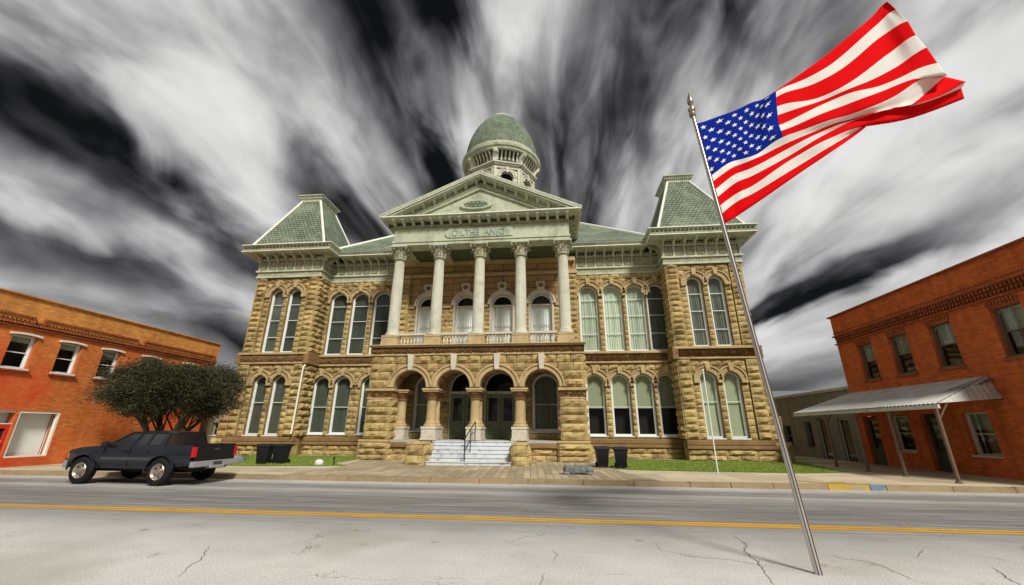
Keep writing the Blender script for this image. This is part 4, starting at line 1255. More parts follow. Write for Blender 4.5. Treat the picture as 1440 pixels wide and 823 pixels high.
mb.lathe([(2.75, 23.42), (3.30, 23.44), (3.36, 23.55), (3.36, 23.62), (3.46, 23.68), (3.50, 23.85), (3.50, 23.93), (3.40, 23.95), (3.40, 24.05), (3.30, 24.1), (3.26, 24.28), (3.2, 24.3)], dc, 96)
ring = mb.build('dome_cornice', 'trim', CH, smooth=True)
mb = MB()
prof = [(3.22, 24.3), (3.20, 24.7), (3.12, 25.3), (2.98, 25.9), (2.78, 26.5), (2.52, 27.1), (2.2, 27.65), (1.85, 28.15), (1.45, 28.55), (1.2, 28.75)]
mb.lathe(prof, dc, 72, scale_uv=20.0, cap=False)
dm = mb.build('dome', 'slate', CH, smooth=True)
mb = MB(); mb.lathe([(1.26, 28.66), (1.26, 28.8), (1.15, 28.95), (.9, 29.2), (.5, 29.42), (.12, 29.5), (.10, 29.62), (.05, 29.85), (0.01, 30.1)], dc, 48); mb.build('dome_cap', 'trim', dm, smooth=True)

# downspout on the inner corner of the left pavilion
mb = MB(); mb.tube([(-15.2, 23.5, 5.35), (-15.2, 23.35, 5.2), (-15.25, 23.35, 1.5), (-15.25, 23.3, 1.35)], .05, 8); mb.build('downspout', 'trim_white', CH, smooth=True)

# ================================================================== LEFT ORANGE BRICK BUILDING
LB = empty('brick_building', (-21.5, 18.5, .15))
tag(LB, 'orange brick two storey building with a red framed shopfront, beside the parked pickup', 'brick building')
f = FXp(-21.5)
Wl = [(14.15, .42, 3.9, 5.2, False), (15.85, .42, 3.9, 5.2, False), (17.6, .42, 3.9, 5.2, False), (19.6, .42, 3.9, 5.2, False), (22.0, .42, 3.9, 5.2, False)]
Sl = [(15.6, .72, .5, 2.28, False), (14.05, .75, .16, 2.28, False)]
mb = MB()
wall(mb, f, 11.8, 23.8, .1, 3.2, Sl, .35); wall(mb, f, 11.8, 23.8, 3.2, 5.75, Wl, .25)
mb.box(-34, -21.52, 11.8, 23.8, 6.2, 6.25)
w = mb.build('wall', 'brick_orange', LB)
mb = MB()
mb.face([(-34, 11.8, .1), (-21.5, 11.8, .1), (-21.5, 11.8, 6.7), (-34, 11.8, 6.7)]); mb.face([(-21.5, 23.8, .1), (-34, 23.8, .1), (-34, 23.8, 6.7), (-21.5, 23.8, 6.7)]); mb.face([(-34, 23.8, .1), (-34, 11.8, .1), (-34, 11.8, 6.7), (-34, 23.8, 6.7)])
mb.build('side_wall', 'brick_orange', LB)
mb = MB()
mb.box(-21.8, -21.44, 11.785, 23.815, 5.752, 6.74)
mb.build('parapet', 'brick_gold', LB)
mb = MB()
mb.box(-21.6, -21.36, 11.8, 23.8, 5.60, 5.68); mb.box(-21.6, -21.40, 11.8, 23.8, 5.50, 5.56)
y = 11.9
k = 0
while y < 23.7:
    mb.box(-21.5, -21.44, y, y+.07, 5.70, 5.80); y += .14; k += 1
for a, b in ((11.9, 14.2), (14.5, 18.6), (18.9, 23.6)): mb.box(-21.5, -21.38, a, b, 5.92, 5.99); mb.box(-21.5, -21.36, a, a+.08, 5.7, 5.92); mb.box(-21.5, -21.36, b-.08, b, 5.7, 5.92)
mb.build('corbel_band', 'brick_band', LB)
mb = MB(); mb.box(-21.86, -21.36, 11.76, 23.85, 6.742, 6.80); mb.build('coping', 'brick_gold', LB)
for cy, hw, zb, zs, _ in Wl:
    window(LB, (-21.5, cy, zb), 'lbw', .42, 1.3, False, (.48,), 'curtain', (.80, 1), fw=.05, rz=PI/2, frame='white_paint')
mb = MB()
for cy, hw, zb, zs, _ in Wl:
    n = 8
    for i in range(n):
        a, b = -.52+1.04*i/n, -.52+1.04*(i+1)/n; ar_ = lambda t: .05*(1-(t/.52)**2)
        mb.mesh([f(cy+a, zs-.01+ar_(a)*.8, 0), f(cy+b, zs-.01+ar_(b)*.8, 0), f(cy+b, zs+.055+ar_(b), 0), f(cy+a, zs+.055+ar_(a), 0), f(cy+a, zs-.01+ar_(a)*.8, .09), f(cy+b, zs-.01+ar_(b)*.8, .09), f(cy+b, zs+.055+ar_(b), .09), f(cy+a, zs+.055+ar_(a), .09)], [(4,5,6,7), (0,4,7,3), (3,7,6,2), (0,1,5,4), (1,2,6,5)])
mb.build('window_lintel', 'lintel_white', LB)
mb = MB()
for cy, hw, zb, zs, _ in Wl: mb.box(-21.5, -21.38, cy-.52, cy+.52, zb-.12, zb-.065)
mb.build('window_sill', 'brick_band', LB)
# shopfront
mb = MB(); Yv = (14.88, 16.32)
for a, b, c, d in ((14.88, 14.95, .5, 2.28), (16.25, 16.32, .5, 2.28), (14.95, 16.25, .5, .56), (14.95, 16.25, 2.2, 2.28)): mb.box(-21.65, -21.52, a, b, c, d)
mb.box(-21.62, -21.55, 13.3, 14.88, 2.2, 2.28); mb.box(-21.62, -21.55, 13.3, 14.88, 1.76, 1.80)
sf = mb.build('shop_window', 'lintel_white', LB)
mb = MB(); mb.face([(-21.6, 14.95, .56), (-21.6, 16.25, .56), (-21.6, 16.25, 2.2), (-21.6, 14.95, 2.2)]); mb.face([(-21.6, 13.35, 1.8), (-21.6, 14.88, 1.8), (-21.6, 14.88, 2.2), (-21.6, 13.35, 2.2)]); mb.build('pane', 'glass', sf)
mb = MB(); mb.box(-21.95, -21.9, 14.9, 16.3, .2, 2.4); mb.box(-21.9, -21.7, 16.33, 16.36, .2, 2.4); mb.box(-21.95, -21.9, 13.3, 14.88, 1.7, 2.3); mb.build('reflection_board', 'curtain_white', sf)  # white boards added behind the panes, standing in for pale glass reflections
mb = MB()
for a, b, c, d in ((14.68, 14.86, .16, 1.75), (13.35, 13.5, .16, 1.75), (13.5, 14.68, 1.60, 1.75), (13.5, 14.68, .16, .42)): mb.box(-21.66, -21.56, a, b, c, d)
dd_ = mb.build('door', 'red_paint', LB); 
mb = MB(); mb.face([(-21.62, 13.5, .42), (-21.62, 14.68, .42), (-21.62, 14.68, 1.6), (-21.62, 13.5, 1.6)]); mb.build('door_pane', 'car_glass', dd_)
mb = MB(); mb.tube([(-21.5, 14.62, .85), (-21.5, 14.62, 1.15)], .015, 6); mb.box(-21.56, -21.5, 14.61, 14.63, .98, 1.0); mb.build('handle', 'steel', dd_)

# beige outbuilding behind the tree
BB = empty('stucco_building', (-25, 27, .15)); tag(BB, 'low beige stucco building with a barred window behind the tree', 'building')
mb = MB(); wall(mb, FY(26.4), -29, -20.6, .1, 3.4, [(-22.55, .42, 1.2, 2.0, False)], .2)
mb.face([(-20.6, 26.4, .1), (-20.6, 33, .1), (-20.6, 33, 3.4), (-20.6, 26.4, 3.4)]); mb.face([(-29, 33, .1), (-29, 26.4, .1), (-29, 26.4, 3.4), (-29, 33, 3.4)]); mb.face([(-20.6, 33, .1), (-29, 33, .1), (-29, 33, 3.4), (-20.6, 33, 3.4)]); mb.face([(-29, 26.4, 3.4), (-20.6, 26.4, 3.4), (-20.6, 33, 3.4), (-29, 33, 3.4)])
mb.build('wall', 'beige_stucco', BB)
window(BB, (-22.55, 26.4, 1.2), 'bbw', .42, .8, False, (.5,), None, fw=.05, frame='lintel_white')
mb = MB()
for i in range(7): mb.tube([(-22.9+i*.117, 26.36, 1.15), (-22.9+i*.117, 26.36, 2.05)], .014, 5)
mb.build('window_bars', 'black_iron', BB)
mb = MB(); mb.box(-29.1, -20.5, 26.3, 33.1, 3.402, 3.55); mb.build('coping', 'stone_smooth', BB)

# ================================================================== RIGHT RED BRICK BUILDING
XR_ = 15.2
RB = empty('brick_building', (XR_, 17.5, .15))
tag(RB, 'red brick two storey building with a grey metal canopy over its pavement', 'brick building')
f = FXm(XR_)
Wu = [(21.35, .50, 4.05, 5.72, False), (19.35, .50, 4.05, 5.72, False), (17.25, .50, 4.05, 5.72, False), (14.75, .50, 4.05, 5.72, False), (12.6, .5, 4.05, 5.72, False)]
Wd = [(20.55, .52, .85, 2.35, False), (17.05, .50, .85, 2.32, False), (18.95, .45, .16, 2.35, False), (22.3, .45, .16, 2.35, False), (14.2, .5, .85, 2.3, False)]
mb = MB()
wall(mb, f, 12.0, 23.2, .1, 3.2, Wd, .25, flip=True); wall(mb, f, 12.0, 23.2, 3.2, 6.3, Wu, .22, flip=True)
mb.build('wall', 'brick_red', RB)
mb = MB()
mb.face([(XR_, 23.2, .1), (XR_, 23.2, 7.5), (28, 23.2, 7.5), (28, 23.2, .1)]); mb.face([(XR_, 12.0, .1), (28, 12, .1), (28, 12, 7.5), (XR_, 12.0, 7.5)]); mb.face([(28, 12, .1), (28, 23.2, .1), (28, 23.2, 7.5), (28, 12, 7.5)])
mb.build('side_wall', 'brick_red', RB)
mb = MB(); mb.box(XR_-.03, XR_+.3, 11.985, 23.215, 6.302, 7.50); mb.build('parapet', 'brick_red', RB)
mb = MB()
y = 12.05
while y < 23.1:
    mb.box(XR_-.13, XR_, y, y+.07, 6.28, 6.42); mb.box(XR_-.10, XR_, y+.03, y+.09, 6.12, 6.24); y += .14
mb.box(XR_-.15, XR_, 12, 23.22, 6.43, 6.50); mb.box(XR_-.11, XR_, 12, 23.22, 6.02, 6.08)
mb.box(XR_-.055, XR_, 12, 23.22, 6.62, 6.68)
mb.build('corbel_band', 'brick_band', RB)
mb = MB(); mb.box(XR_-.16, XR_+.4, 11.95, 23.28, 7.502, 7.57); mb.build('coping', 'brick_band', RB)
for cy, hw, zb, zs, _ in Wu: window(RB, (XR_, cy, zb), 'rbw', .50, 1.67, False, (.5,), 'curtain_dim', (.52, 1), fw=.045, rz=-PI/2, frame='wood_post')
for cy, hw, zb, zs, _ in Wd:
    if zb > .5: window(RB, (XR_, cy, zb), 'rbl', .50, 1.47, False, (.5,), 'curtain_dim', (.60, 1), fw=.05, rz=-PI/2, frame='stone_pale')
mb = MB()
for cy, hw, zb, zs, _ in Wu:
    n = 9
    for i in range(n):
        c = -.52+1.04*(i+.5)/n; h = .13*(1-(c/.7)**2)
        mb.prism([(cy+c-.04, zs-.0+h*.3), (cy+c+.04, zs-.0+h*.3), (cy+c*1.06+.043, zs+.17+h*.5), (cy+c*1.06-.043, zs+.17+h*.5)], f, -.02, .05)
    mb.box(XR_-.09, XR_, cy-.58, cy+.58, zb-.12, zb-.065)
mb.build('window_lintel', 'brick_band', RB)
for cy in (18.95, 22.3):
    mb = MB(); x = XR_+.18
    mb.box(x, x+.05, cy-.43, cy+.43, .16, .9); mb.box(x, x+.05, cy-.43, cy-.33, .9, 2.33); mb.box(x, x+.05, cy+.33, cy+.43, .9, 2.33); mb.box(x, x+.05, cy-.33, cy+.33, 2.15, 2.33)
    d = mb.build('door', 'curtain_dark', RB)
    mb = MB(); mb.box(x+.02, x+.03, cy-.33, cy+.33, .9, 2.15); mb.build('door_pane', 'car_glass', d)
    mb = MB(); mb.lathe([(.03, 0), (.035, .03), (.02, .05)], (x-.03, cy-.36, 1.12), 8); mb.build('handle', 'brass', d)
mb = MB(); mb.box(XR_+.6, XR_+.65, 12.2, 23, .2, 6); mb.build('room_shade_sheet', 'dark', RB)  # black sheet painting the unlit interior
# canopy: corrugated sheet, hipped end, posts
xo = 12.2; y0, y1 = 14.75, 23.1; zo, zi = 2.52, 3.52
mb = MB(); n = 96
def canz(x, q): return zo+(zi-zo)*(x-xo)/(XR_-xo)+q
pts = []
for i in range(n+1):
    y = y1+(y0-y1)*i/n; q = .018*math.cos(i*PI)
    xi_ = XR_ ; yi = min(23.1, max(y, 16.1)) if y < 16.1 else y
    pts.append(((xo, y, zo+q), (XR_-.005, yi, zi+q)))
vs = [p for pr_ in pts for p in pr_]; vs2 = [(x, y, z-.03) for x, y, z in vs]
mb.mesh(vs, [(2*i, 2*i+1, 2*i+3, 2*i+2) for i in range(n)]); mb.mesh(vs2, [(2*i, 2*i+2, 2*i+3, 2*i+1) for i in range(n)])
cn = mb.build('canopy', 'tin_roof', RB)
mb = MB(); nn = 22
A_, B_, C_ = Vector((xo, y0, zo)), Vector((XR_-.005, 16.1, zi)), Vector((XR_-.005, 15.85, 2.74))
for i in range(nn):
    t0, t1 = i/nn, (i+1)/nn; o = Vector((0, -.018*(i % 2), 0)); o1 = Vector((0, -.018*((i+1) % 2), 0))
    mb.face([A_.lerp(C_, t0)+o, A_.lerp(C_, t1)+o1, A_.lerp(B_, t1)+o1, A_.lerp(B_, t0)+o])
mb.box(xo-.02, xo+.05, y0, y1, zo-.16, zo-.035)
mb.build('canopy_end', 'tin_roof', cn)
mb = MB()
for i in range(12):
    y = y0+.4+i*.68; yy = max(y, 15.95)
    mb.tube([(xo+.05, y, zo-.08), (XR_-.02, yy, zi-.10)], .035, 4)
mb.tube([(XR_-.02, 15.85, 2.7), (XR_-.9, 15.6, 2.72)], .03, 4)
mb.build('rafter', 'wood_post', cn)
for y in (20.67, 18.76, 16.95, 14.95):
    mb = MB(); mb.tube([(xo+.06, y, .15), (xo+.06, y, zo-.12)], .055, 10); mb.lathe([(.10, 0), (.08, .05), (.05, .06)], (xo+.06, y, .151), 10)
    mb.tube([(xo+.06, y, 2.0), (xo+.5, y, 2.60)], .025, 5)
    mb.build('post', 'wood_post', cn)

# grey lower building beyond
GB = empty('stucco_building', (15.5, 29, .15)); tag(GB, 'low grey stucco building with dark doors beyond the red brick building', 'building')
f = FXm(15.4)
op = [(24.6, .45, .16, 2.3, False), (26.4, .5, .16, 2.4, False), (27.9, .35, .7, 2.2, False), (30.3, .5, .7, 2.0, False)]
mb = MB(); wall(mb, f, 23.3, 36, .1, 3.75, op, .2, flip=True)
mb.face([(15.4, 36, .1), (15.4, 36, 3.75), (26, 36, 3.75), (26, 36, .1)]); mb.face([(26, 36, .1), (26, 36, 3.75), (26, 23.3, 3.75), (26, 23.3, .1)]); mb.face([(15.4, 23.3, 3.75), (26, 23.3, 3.75), (26, 36, 3.75), (15.4, 36, 3.75)])
mb.build('wall', 'grey_stucco', GB)
mb = MB(); mb.box(15.3, 26.1, 23.32, 36.1, 3.752, 3.9); mb.build('coping', 'tin_roof', GB)
for cy, hw, zb, zs, _ in op:
    if zb < .3:
        mb = MB(); mb.box(15.5, 15.56, cy-hw, cy-hw+.07, .16, zs); mb.box(15.5, 15.56, cy+hw-.07, cy+hw, .16, zs); mb.box(15.5, 15.56, cy-hw, cy+hw, zs-.07, zs)
        d = mb.build('door', 'stone_pale', GB); mb = MB(); mb.box(15.53, 15.55, cy-hw+.07, cy+hw-.07, .16, zs-.07); mb.build('door_pane', 'car_glass', d)
    else: window(GB, (15.4, cy, zb), 'gb%.1f' % cy, hw, zs-zb, False, (.5,), None, fw=.05, rz=-PI/2, frame='grey_stucco')
mb = MB(); mb.box(15.9, 15.95, 23.4, 35.9, .2, 3.6); mb.build('room_shade_sheet', 'dark', GB)  # black sheet painting interior shade behind the grey wall
# pale metal shed roof further off
FB = empty('shed_building', (17, 44, .15)); tag(FB, 'distant shed with a dull blue grey metal roof behind the grey building', 'building')
mb = MB(); mb.box(11.5, 30, 41, 52, .1, 4.3); mb.build('wall', 'grey_stucco', FB)
mb = MB(); mb.frus((11, 30.5, 40.5, 52.5), 4.302, (13, 28, 46, 47), 5.6); mb.build('roof', 'shed_roof', FB)

# ================================================================== TREE
def tree(name, loc, label, rx, ry, z0, z1, n, seed, leaf='leaf', size=.075, trunks=4, group=None):
    rr = random.Random(seed); T = empty(name, loc); tag(T, label, 'tree', group)
    x0, y0, g0 = loc; zc = (z0+z1)/2; rz = (z1-z0)/2
    mb = MB(); ends = []
    for k in range(trunks):
        a = 2*PI*k/trunks+rr.uniform(-.4, .4)
        p = Vector((x0+.10*math.cos(a), y0+.10*math.sin(a), g0)); path = [p.copy()]; d = Vector((math.cos(a)*.25, math.sin(a)*.25, 1))
        for i in range(5):
            d += Vector((math.cos(a)*.10+rr.uniform(-.15, .15), math.sin(a)*.10+rr.uniform(-.15, .15), -.02)); p = p+d.normalized()*(z0-g0+.6)/4.2; path.append(p.copy())
        mb.tube(path, [.15, .12, .10, .085, .065, .04], 8)
        for i in range(2, 6):
            for q in range(3):
                b = a+rr.uniform(-1.6, 1.6); e = path[i]; L = rr.uniform(.5, .85)
                tip = Vector((x0+rx*L*math.cos(b), y0+ry*L*math.sin(b), zc+rz*rr.uniform(-.2, .7)))
                mid = e.lerp(tip, .5)+Vector((0, 0, .2)); mb.tube([e, mid, tip], [.05, .03, .012], 5); ends.append(tip); ends.append(mid)
    mb.build('trunk', 'bark', T, smooth=True)
    mb = MB(); cl = []
    for e in ends: cl.append((e, rr.uniform(.35, .75)))
    for k in range(95):
        a = rr.uniform(0, 2*PI); q = rr.uniform(.55, 1.0); v = rr.uniform(-.75, 1)
        hh = math.sqrt(max(0, 1-v*v*.8))
        cl.append((Vector((x0+rx*q*hh*math.cos(a), y0+ry*q*hh*math.sin(a), zc+rz*v*(.9 if v > 0 else .8)+rr.uniform(-.1, .1))), rr.uniform(.3, .65)))
    per = n//len(cl)
    for c, r in cl:
        out = Vector((c.x-x0, c.y-y0, 0)); out = out.normalized() if out.length > .1 else Vector((1, 0, 0))
        for i in range(per):
            g_ = Vector((rr.gauss(0, .46), rr.gauss(0, .46), rr.gauss(0, .30)))*r*1.25
            p = c+g_
            d = (out*.9+Vector((rr.uniform(-.8, .8), rr.uniform(-.8, .8), rr.uniform(-.9, .25)))).normalized()
            s = d.cross(Vector((rr.uniform(-1, 1), rr.uniform(-1, 1), rr.uniform(-1, 1)))).normalized()*size*.17
            mb.face([p-s, p+s, p+d*size*rr.uniform(.8, 1.6)])
    mb.build('crown', leaf, T, merge='no')
    return T
tree('live_oak', (-17.55, 17.6, .15), 'small dark leafed tree with a wide crown between the orange building and courthouse', 2.95, 2.3, 1.9, 4.5, 120000, 3, size=.095)
rt = random.Random(9)

# ================================================================== PICKUP TRUCK (local: +x forward, +y its left side, z up; origin on the road)
def truck(loc, rz):
    T = bpy.data.objects.new('pickup_truck', None); COL.objects.link(T)
    tag(T, 'dark blue crew cab pickup truck parked by the kerb in front of the tree', 'pickup truck')
    W = .93
    def fn_side(d0): return lambda u, z, d: (u, d0+d, z)
    def bld(mb, name, m, par=None, **k):
        o = mb.build(name, m, None, **k); o.parent = par or T; return o
    wf, wr, wz, wrad = 1.62, -1.36, .42, .50
    def arc(cx, r=wrad, n=12, a0=0, a1=PI): return [(cx+r*math.cos(a0+(a1-a0)*i/n), wz+r*math.sin(a0+(a1-a0)*i/n)) for i in range(n+1)]
    # body side profile (x forward), going round counter-clockwise from the rear bottom
    low = [(-2.42, .62)] + [(wr-wrad*1.0, .56)] + arc(wr)[::-1][1:-1] + [(wr+wrad, .50), (wf-wrad, .50)] + arc(wf)[::-1][1:-1] + [(wf+wrad, .52), (2.42, .55)]
    top = [(2.50, .78), (2.48, .94), (2.36, 1.04), (1.9, 1.13), (1.25, 1.19), (1.0, 1.205), (-.50, 1.215), (-.52, 1.235), (-2.44, 1.25), (-2.46, 1.2)]
    mb = MB()
    P = low+top; n = len(P)
    # loft across the width: narrower at the nose and at the top (tumblehome)
    secs = [(-W, .0), (-W*.93, 1), (W*.93, 1), (W, .0)]
    def yat(x, z, s):
        y = W-.02
        y -= .10*max(0, (x-1.7)/.8)**2; y -= .035*max(0, (z-.95)/.3); y -= .05*max(0, (.62-z)/.15); y += .045*math.exp(-((x-wf)/.55)**2)*(z > .6)+.05*math.exp(-((x-wr)/.6)**2)*(z > .6)
        return s*y
    for s in (-1, 1):
        pts = [(x, yat(x, z, s), z) for x, z in P]
        # outer side as strips between the low line and the belt line
        m = 46; xs = sorted(set([x for x, z in low]+[-2.42+4.92*i/m for i in range(m+1)]))
        def interp(L, x):
            L = sorted(L)
            for (a, b), (c, d) in zip(L[:-1], L[1:]):
                if a <= x <= c and c > a: return b+(d-b)*(x-a)/(c-a)
            return L[0][1] if x < L[0][0] else L[-1][1]
        tp = [p for p in top if True]
        rows = 7; prev = None
        for x in xs:
            zl, zt = interp(low, x), interp([(2.5, .9), (2.48, .96)]+top[2:9], x)
            colm = [(x, yat(x, zl+(zt-zl)*j/rows, s), zl+(zt-zl)*j/rows) for j in range(rows+1)]
            if prev:
                for j in range(rows):
                    q = [prev[j], colm[j], colm[j+1], prev[j+1]]
                    mb.face(q if s < 0 else q[::-1])
            prev = colm
    # hood, nose, underside
    for (x0, z0), (x1, z1) in zip([(2.42, .55)]+top[:6], top[:7]):
        nn = 8
        for i in range(nn):
            def pt(x, z, t):
                y = yat(x, z, 1)*t; return (x-.10*abs(t)**3*(x > 2.2), y, z+.035*(1-t*t)*(z > 1))
            t0, t1 = -1+2*i/nn, -1+2*(i+1)/nn
            mb.face([pt(x0, z0, t0), pt(x0, z0, t1), pt(x1, z1, t1), pt(x1, z1, t0)])
    mb.face([(-2.42, -W+.06, 1.0), (-2.42, W-.06, 1.0), (-2.42, W-.06, .62), (-2.42, -W+.06, .62)])
    body = bld(mb, 'body', 'car_paint', smooth=True, sharp=40)
    mb = MB(); mb.box(-2.35, 2.3, -W+.22, W-.22, .46, .60); mb.box(-1.9, 2.2, -.35, .35, .36, .5); mb.box(wr-.06, wr+.06, -.8, .8, .36, .48); mb.box(wf-.06, wf+.06, -.8, .8, .36, .48)
    for cx in (wf, wr):       # wheel housings
        for s in (-1, 1): mb.box(cx-.6, cx+.6, s*(W-.32), s*(W-.36), .5, 1.0)
    bld(mb, 'chassis', 'car_dark')
    # bed
    mb = MB()
    for s in (-1, 1): mb.box(-2.42, -.50, s*(W-.12), s*(W-.055), .80, 1.235)
    mb.box(-.56, -.50, -W+.12, W-.12, .80, 1.235); mb.box(-2.42, -.56, -W+.12, W-.12, .76, .80)
    bld(mb, 'cargo_bed', 'car_dark')
    mb = MB(); mb.box(-2.49, -2.425, -W+.13, W-.13, .66, 1.24); mb.box(-2.50, -2.42, -W+.12, W-.12, 1.20, 1.25)
    tg = bld(mb, 'tailgate', 'car_dark', bevel=.012)
    mb = MB(); mb.box(-2.51, -2.49, -.10, .10, 1.06, 1.12); h_ = mb.build('handle', 'car_trim', None); h_.parent = tg
    # cab: greenhouse
    zb, zt = 1.20, 1.66
    cabp = [(.98, zb), (.28, zt-.03), (.05, zt), (-.48, zt), (-.52, zt-.02), (-.54, zb)]
    rear_x = -.54
    def yc(z): return W-.06-.20*(z-zb)/(zt-zb)
    mb = MB()
    # roof
    rp_ = [(.26, zt-.03), (.05, zt+.01), (-.25, zt+.02), (-1.16, zt+.005), (-1.24, zt-.03)]
    # crew cab: shift cab to the rear a little
    sh = 0.0
    for (x0, z0), (x1, z1) in zip(rp_[:-1], rp_[1:]):
        for i in range(6):
            t0, t1 = -1+i/3, -1+(i+1)/3; yy = yc(zt)+.015
            mb.face([(x0, yy*t0, z0-.03*t0**4), (x0, yy*t1, z0-.03*t1**4), (x1, yy*t1, z1-.03*t1**4), (x1, yy*t0, z1-.03*t0**4)])
    # pillars (both sides)
    def pillar(xa, xb, xc, xd, w0=0):
        for s in (-1, 1):
            a = [(xa, s*(yc(zb)+.01), zb-.01), (xb, s*(yc(zb)+.01), zb-.01), (xc, s*(yc(zt)+.012), zt-.03), (xd, s*(yc(zt)+.012), zt-.03)]
            b = [(x, y-s*.05, z) for x, y, z in a]
            mb.mesh(a+b, [(0,1,2,3), (4,5,6,7), (0,1,5,4), (1,2,6,5), (2,3,7,6), (3,0,4,7)])
    pillar(.98, .86, .20, .28); pillar(-.02, -.12, -.22, -.13); pillar(-.56, -.66, -.66, -.58); pillar(-1.10, -1.28, -1.24, -1.12)
    for s in (-1, 1): mb.mesh([(.28, s*yc(zt), zt-.01), (-1.2, s*yc(zt), zt-.01), (-1.2, s*(yc(zt)+.02), zt-.06), (.22, s*(yc(zt)+.02), zt-.06)], [(0,1,2,3)])
    mb.face([(-1.26, -yc(zb), zb+.02), (-1.26, yc(zb), zb+.02), (-1.26, yc(zb), zb-.1), (-1.26, -yc(zb), zb-.1)])
    cab = bld(mb, 'cab', 'car_paint', smooth=True, sharp=30)
    mb = MB()
    mb.face([(.97, -yc(zb)+.02, zb), (.97, yc(zb)-.02, zb), (.27, yc(zt)-.01, zt-.04), (.27, -yc(zt)+.01, zt-.04)]); bld(mb, 'windshield', 'car_glass')
    mb = MB(); mb.face([(-1.255, -yc(zb)+.05, zb), (-1.255, yc(zb)-.05, zb), (-1.225, yc(zt)-.03, zt-.05), (-1.225, -yc(zt)+.03, zt-.05)]); bld(mb, 'rear_window', 'car_glass')
    for s in (-1, 1):
        for A, B in (((.88, -.02), (.20, -.14)), ((-.12, -.56), (-.21, -.58)), ((-.66, -1.10), (-.66, -1.12))):
            mb = MB(); mb.face([(A[0], s*(yc(zb)-.01), zb), (A[1], s*(yc(zb)-.01), zb), (B[1], s*(yc(zt)-.008), zt-.05), (B[0], s*(yc(zt)-.008), zt-.05)]); bld(mb, 'side_window', 'car_glass')
        # doors: thin seams, trim strip, handle
        mb = MB(); y = s*(W-.01)
        mb.box(.95, -1.0, min(y, y+s*.025), max(y, y+s*.025), .76, .84); bld(mb, 'trim_strip', 'car_trim', bevel=.008)
        mb = MB()
        for xx in (.93, -.08, -.86): mb.box(xx-.006, xx+.006, min(s*(W-.03), s*(W-.012)), max(s*(W-.03), s*(W-.012)), .56, 1.16)
        bld(mb, 'door_seam', 'car_dark')
        for xx in (.08, -.72):
            mb = MB(); mb.box(xx-.09, xx+.05, min(s*(W-.03), s*(W+.01)), max(s*(W-.03), s*(W+.01)), 1.03, 1.07); bld(mb, 'door_handle', 'car_dark', bevel=.008)
        mb = MB(); mb.lathe([(.02, -.1), (.10, -.08), (.11, .0), (.10, .08), (.02, .1)], (.80, s*(W+.10), 1.24), 10)
        mb.box(.76, .82, min(s*(W-.06), s*(W+.05)), max(s*(W-.06), s*(W+.05)), 1.19, 1.23); bld(mb, 'wing_mirror', 'car_dark', smooth=True)
        # lamps
        mb = MB(); mb.box(-2.50, -2.40, min(s*(W-.15), s*(W-.02)), max(s*(W-.15), s*(W-.02)), .86, 1.18); bld(mb, 'tail_light', 'car_red', bevel=.015)
        mb = MB(); mb.box(2.30, 2.47, min(s*(W-.42), s*(W-.16)), max(s*(W-.42), s*(W-.16)), .80, .95); bld(mb, 'headlight', 'car_bumper', bevel=.02)
        mb = MB(); mb.box(2.18, 2.42, min(s*(W-.155), s*(W-.075)), max(s*(W-.155), s*(W-.075)), .78, .95); bld(mb, 'side_marker', 'car_amber', bevel=.02)
        # arch lips
        for cx in (wf, wr):
            mb = MB(); pts = arc(cx, wrad+.015, 20, .02, PI-.02)
            mb.tube([(x, s*(W+.025), z) for x, z in pts], .028, 6); bld(mb, 'fender_flare', 'car_paint', smooth=True)
    # bumpers
    mb = MB(); mb.box(-2.62, -2.44, -W+.0, W-.0, .56, .74); mb.box(-2.66, -2.44, -.30, .30, .50, .60)
    rbm = bld(mb, 'rear_bumper', 'car_bumper', bevel=.025)
    mb = MB(); mb.box(-2.645, -2.62, -.17, .17, .60, .71); q = mb.build('number_plate', 'car_trim', None); q.parent = rbm
    mb = MB(); nb = 12; vs = []
    for i in range(nb+1):
        t = -1+2*i/nb; x = 2.60-.22*abs(t)**2.6; y = t*(W-.0)
        vs += [(x-.16, y, .48), (x, y, .50), (x+.02, y, .62), (x-.03, y, .72), (x-.16, y, .72)]
    mb.mesh(vs, [(i*5+k, (i+1)*5+k, (i+1)*5+(k+1) % 5, i*5+(k+1) % 5) for i in range(nb) for k in range(5)]+[(0,1,2,3,4), tuple(nb*5+k for k in (4,3,2,1,0))])
    bld(mb, 'front_bumper', 'car_bumper', smooth=True)
    mb = MB(); mb.box(2.40, 2.475, -.48, .48, .78, .97); bld(mb, 'grille', 'car_dark', bevel=.01)
    mb = MB(); mb.tube([(.92, -W+.12, 1.2), (.80, -W+.12, 1.95)], .006, 4); bld(mb, 'antenna', 'car_dark')
